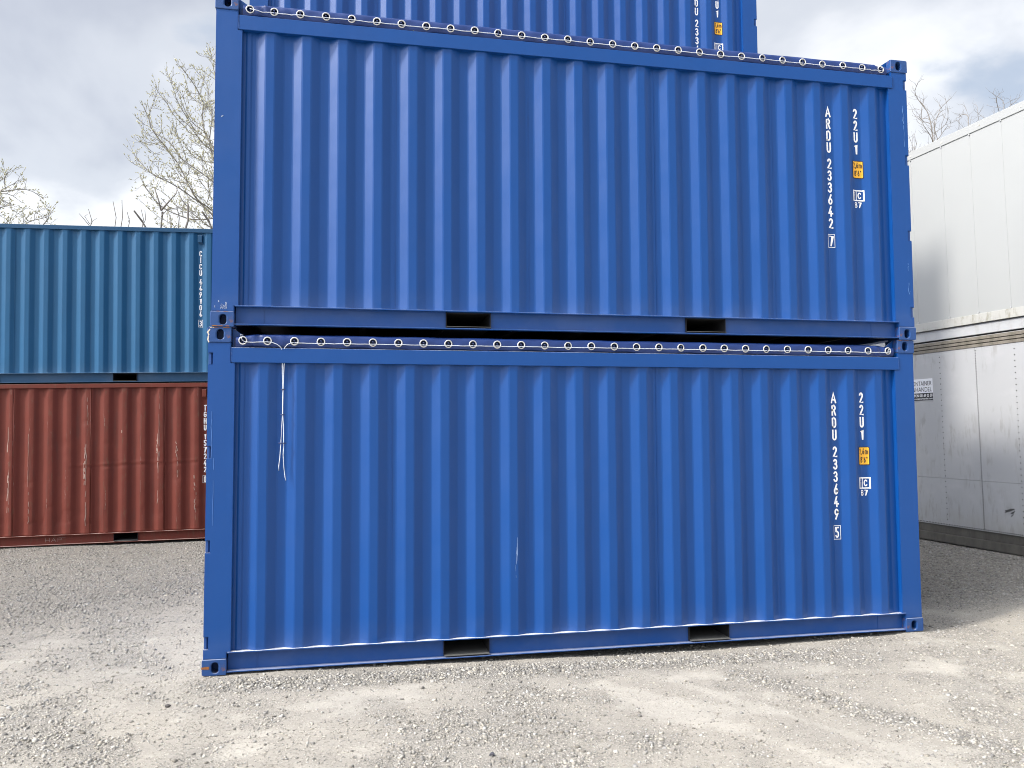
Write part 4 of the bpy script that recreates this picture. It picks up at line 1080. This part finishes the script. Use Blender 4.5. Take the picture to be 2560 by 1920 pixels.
def finish(root, trunk, crown, mat):
    link('trunk', mesh('trunk', trunk, True), mat, root); cr = link('crown', mesh('crown', crown, True), mat, root)
    if bl:
        bm_ = bmesh.new()
        for p, d, l in bl:
            a = d.cross(Vector((0.31, 0.2, 1))).normalized(); b = d.cross(a); w = l*0.20
            ring = [bm_.verts.new(p+d*l*0.45+(a*math.cos(k*math.pi/2)+b*math.sin(k*math.pi/2))*w) for k in range(4)]; v0 = bm_.verts.new(p); v1 = bm_.verts.new(p+d*l)
            for k in range(4): bm_.faces.new((v0, ring[k], ring[(k+1)%4])); bm_.faces.new((v1, ring[(k+1)%4], ring[k]))
        link('opening_buds', mesh('opening_buds', bm_), MBUD, cr)
        cr.children[0]['kind'] = 'stuff'
        bl.clear()
def T(*a, mat=MBARK, **k):
    r, t, c = tree(*a, **k); finish(r, t, c, mat)
T('budding_tree', 3, (0.3, 16.0, -0.1), (-0.8, 16.0, 9.2), (4.0, 1.6, 3.5), 3400, 'budding tree whose crown leans out from behind the blue stack over the teal container', 'tree', (2, 4, 0.95), r_tip=0.0052, group='trees beyond the containers', trunk_top=(0.2, 16, 6.2), infl=0.8, kill=0.19, step=0.15)
T('budding_tree', 8, (-11.0, 16.0, -0.1), (-9.1, 16.0, 6.9), (2.9, 1.4, 2.2), 1700, 'smaller budding tree at the left edge of the picture above the teal container', 'tree', (2, 4, 0.95), r_tip=0.0062, group='trees beyond the containers', infl=0.9, kill=0.24, step=0.16)
T('bare_tree', 21, (17.6, 17.0, 0), (17.4, 17.0, 10.9), (2.4, 1.6, 2.7), 700, 'bare twiggy tree showing just beside the right edge of the blue stack', 'tree', (1, 0, 1.0), r_tip=0.0065, group='trees beyond the containers', upb=0.8, mat=MBARK2, infl=1.0, kill=0.27, step=0.18)
T('bare_tree', 22, (22.4, 19.0, 0), (22.2, 19.0, 12.0), (2.2, 1.4, 2.6), 600, 'bare pale tree peeping over the roof of the white containers', 'tree', (1, 0, 1.0), r_tip=0.0065, group='trees beyond the containers', upb=0.8, mat=MBARK2, infl=1.0, kill=0.27, step=0.18)
T('bare_tree', 23, (26.5, 20.0, 0), (26.3, 20.0, 12.4), (2.2, 1.4, 2.9), 600, 'bare tree furthest to the right behind the white containers', 'tree', (1, 0, 1.0), r_tip=0.0065, group='trees beyond the containers', upb=0.8, mat=MBARK2, infl=1.0, kill=0.27, step=0.18)

# bare shoots that rise above the teal container: picture direction (dx/dy, dz/dy from the camera) at depth y = 11.5
def shoot(branches, label, mat=MBARK2, y=12.0):
    t = y+6.295
    def P(a): return Vector((1.064+a[0]*t, y, 1.80+a[1]*t))
    b0 = P(branches[0][0][0]); root = empty('bare_sapling', (b0.x, y, -0.1)); tag(root, label, 'sapling', 'bare saplings beyond the left stack')
    k = 0
    for pts, r0, r1 in branches:
        Q = [P(a)-root.location for a in pts]
        for i in range(1, len(Q)): Q[i].y += 0.15*math.sin(i*2.1+k)
        if k == 0: Q = [Vector((0, 0, 0)), Vector((0.03, 0, Q[0].z*0.5))]+Q
        bm_ = bmesh.new(); tube(bm_, Q, r0*1.2 if k == 0 else r0, 6, r1)
        link('trunk' if k == 0 else 'branch', mesh('sap', bm_, True), mat, root); k += 1
def px(x, y):   # picture direction of a pixel in the 2560 wide photograph
    d = fw+r2*((x-1280)/1987.08)-u2*((y-960)/1987.08); return (d.x/d.y, d.z/d.y)
shoot([([px(402, 580), px(403, 526)], 0.030, 0.024), ([px(403, 526), px(396, 500), px(389, 472)], 0.022, 0.009), ([px(403, 526), px(425, 508), px(440, 485), px(441, 462)], 0.022, 0.008), ([px(403, 541), px(420, 530), px(424, 519), px(410, 503), px(406, 500)], 0.010, 0.006)], 'forked pale sapling rising above the teal container like a slingshot')
shoot([([px(461, 580), px(467, 548), px(473, 515)], 0.028, 0.018), ([px(471, 520), px(455, 500), px(442, 470)], 0.012, 0.006)], 'leaning pale sapling just right of the forked one')
shoot([([px(366, 572), px(352, 550), px(339, 531)], 0.026, 0.018)], 'dark slanting broken stem left of the forked sapling', mat=MBARK)
shoot([([px(530, 575), px(520, 550), px(508, 533)], 0.030, 0.020)], 'dark slanting broken stem close beside the blue corner post', mat=MBARK)
shoot([([px(445, 580), px(445, 540), px(444, 516)], 0.014, 0.007)], 'thin straight shoot between the forked and the leaning sapling')
shoot([([px(301, 575), px(302, 540), px(309, 504)], 0.013, 0.006)], 'thin shoot leaning right, taller of the pair over the teal roof')
shoot([([px(286, 575), px(286, 540), px(287, 508)], 0.012, 0.006)], 'thin upright shoot, left of the pair over the teal roof')
shoot([([px(319, 575), px(320, 550), px(322, 534)], 0.011, 0.005), ([px(320, 556), px(324, 545)], 0.006, 0.004)], 'short thin shoot right of the pair over the teal roof')
shoot([([px(225, 575), px(224, 545), px(226, 527)], 0.011, 0.005), ([px(224, 565), px(210, 548), px(203, 538)], 0.008, 0.004), ([px(225, 568), px(236, 556), px(243, 546)], 0.008, 0.004), ([px(224, 560), px(217, 545), px(214, 532)], 0.007, 0.004)], 'small fan of bare twigs left of all the other saplings')
shoot([([px(354, 575), px(355, 545), px(357, 528)], 0.010, 0.005), ([px(354, 570), px(364, 548), px(366, 530)], 0.009, 0.005)], 'pair of thin twigs over the slanting broken stem')
shoot([([px(425, 578), px(424, 560), px(429, 541)], 0.011, 0.005), ([px(424, 565), px(434, 575)], 0.007, 0.004)], 'short crooked twig just right of the forked sapling')
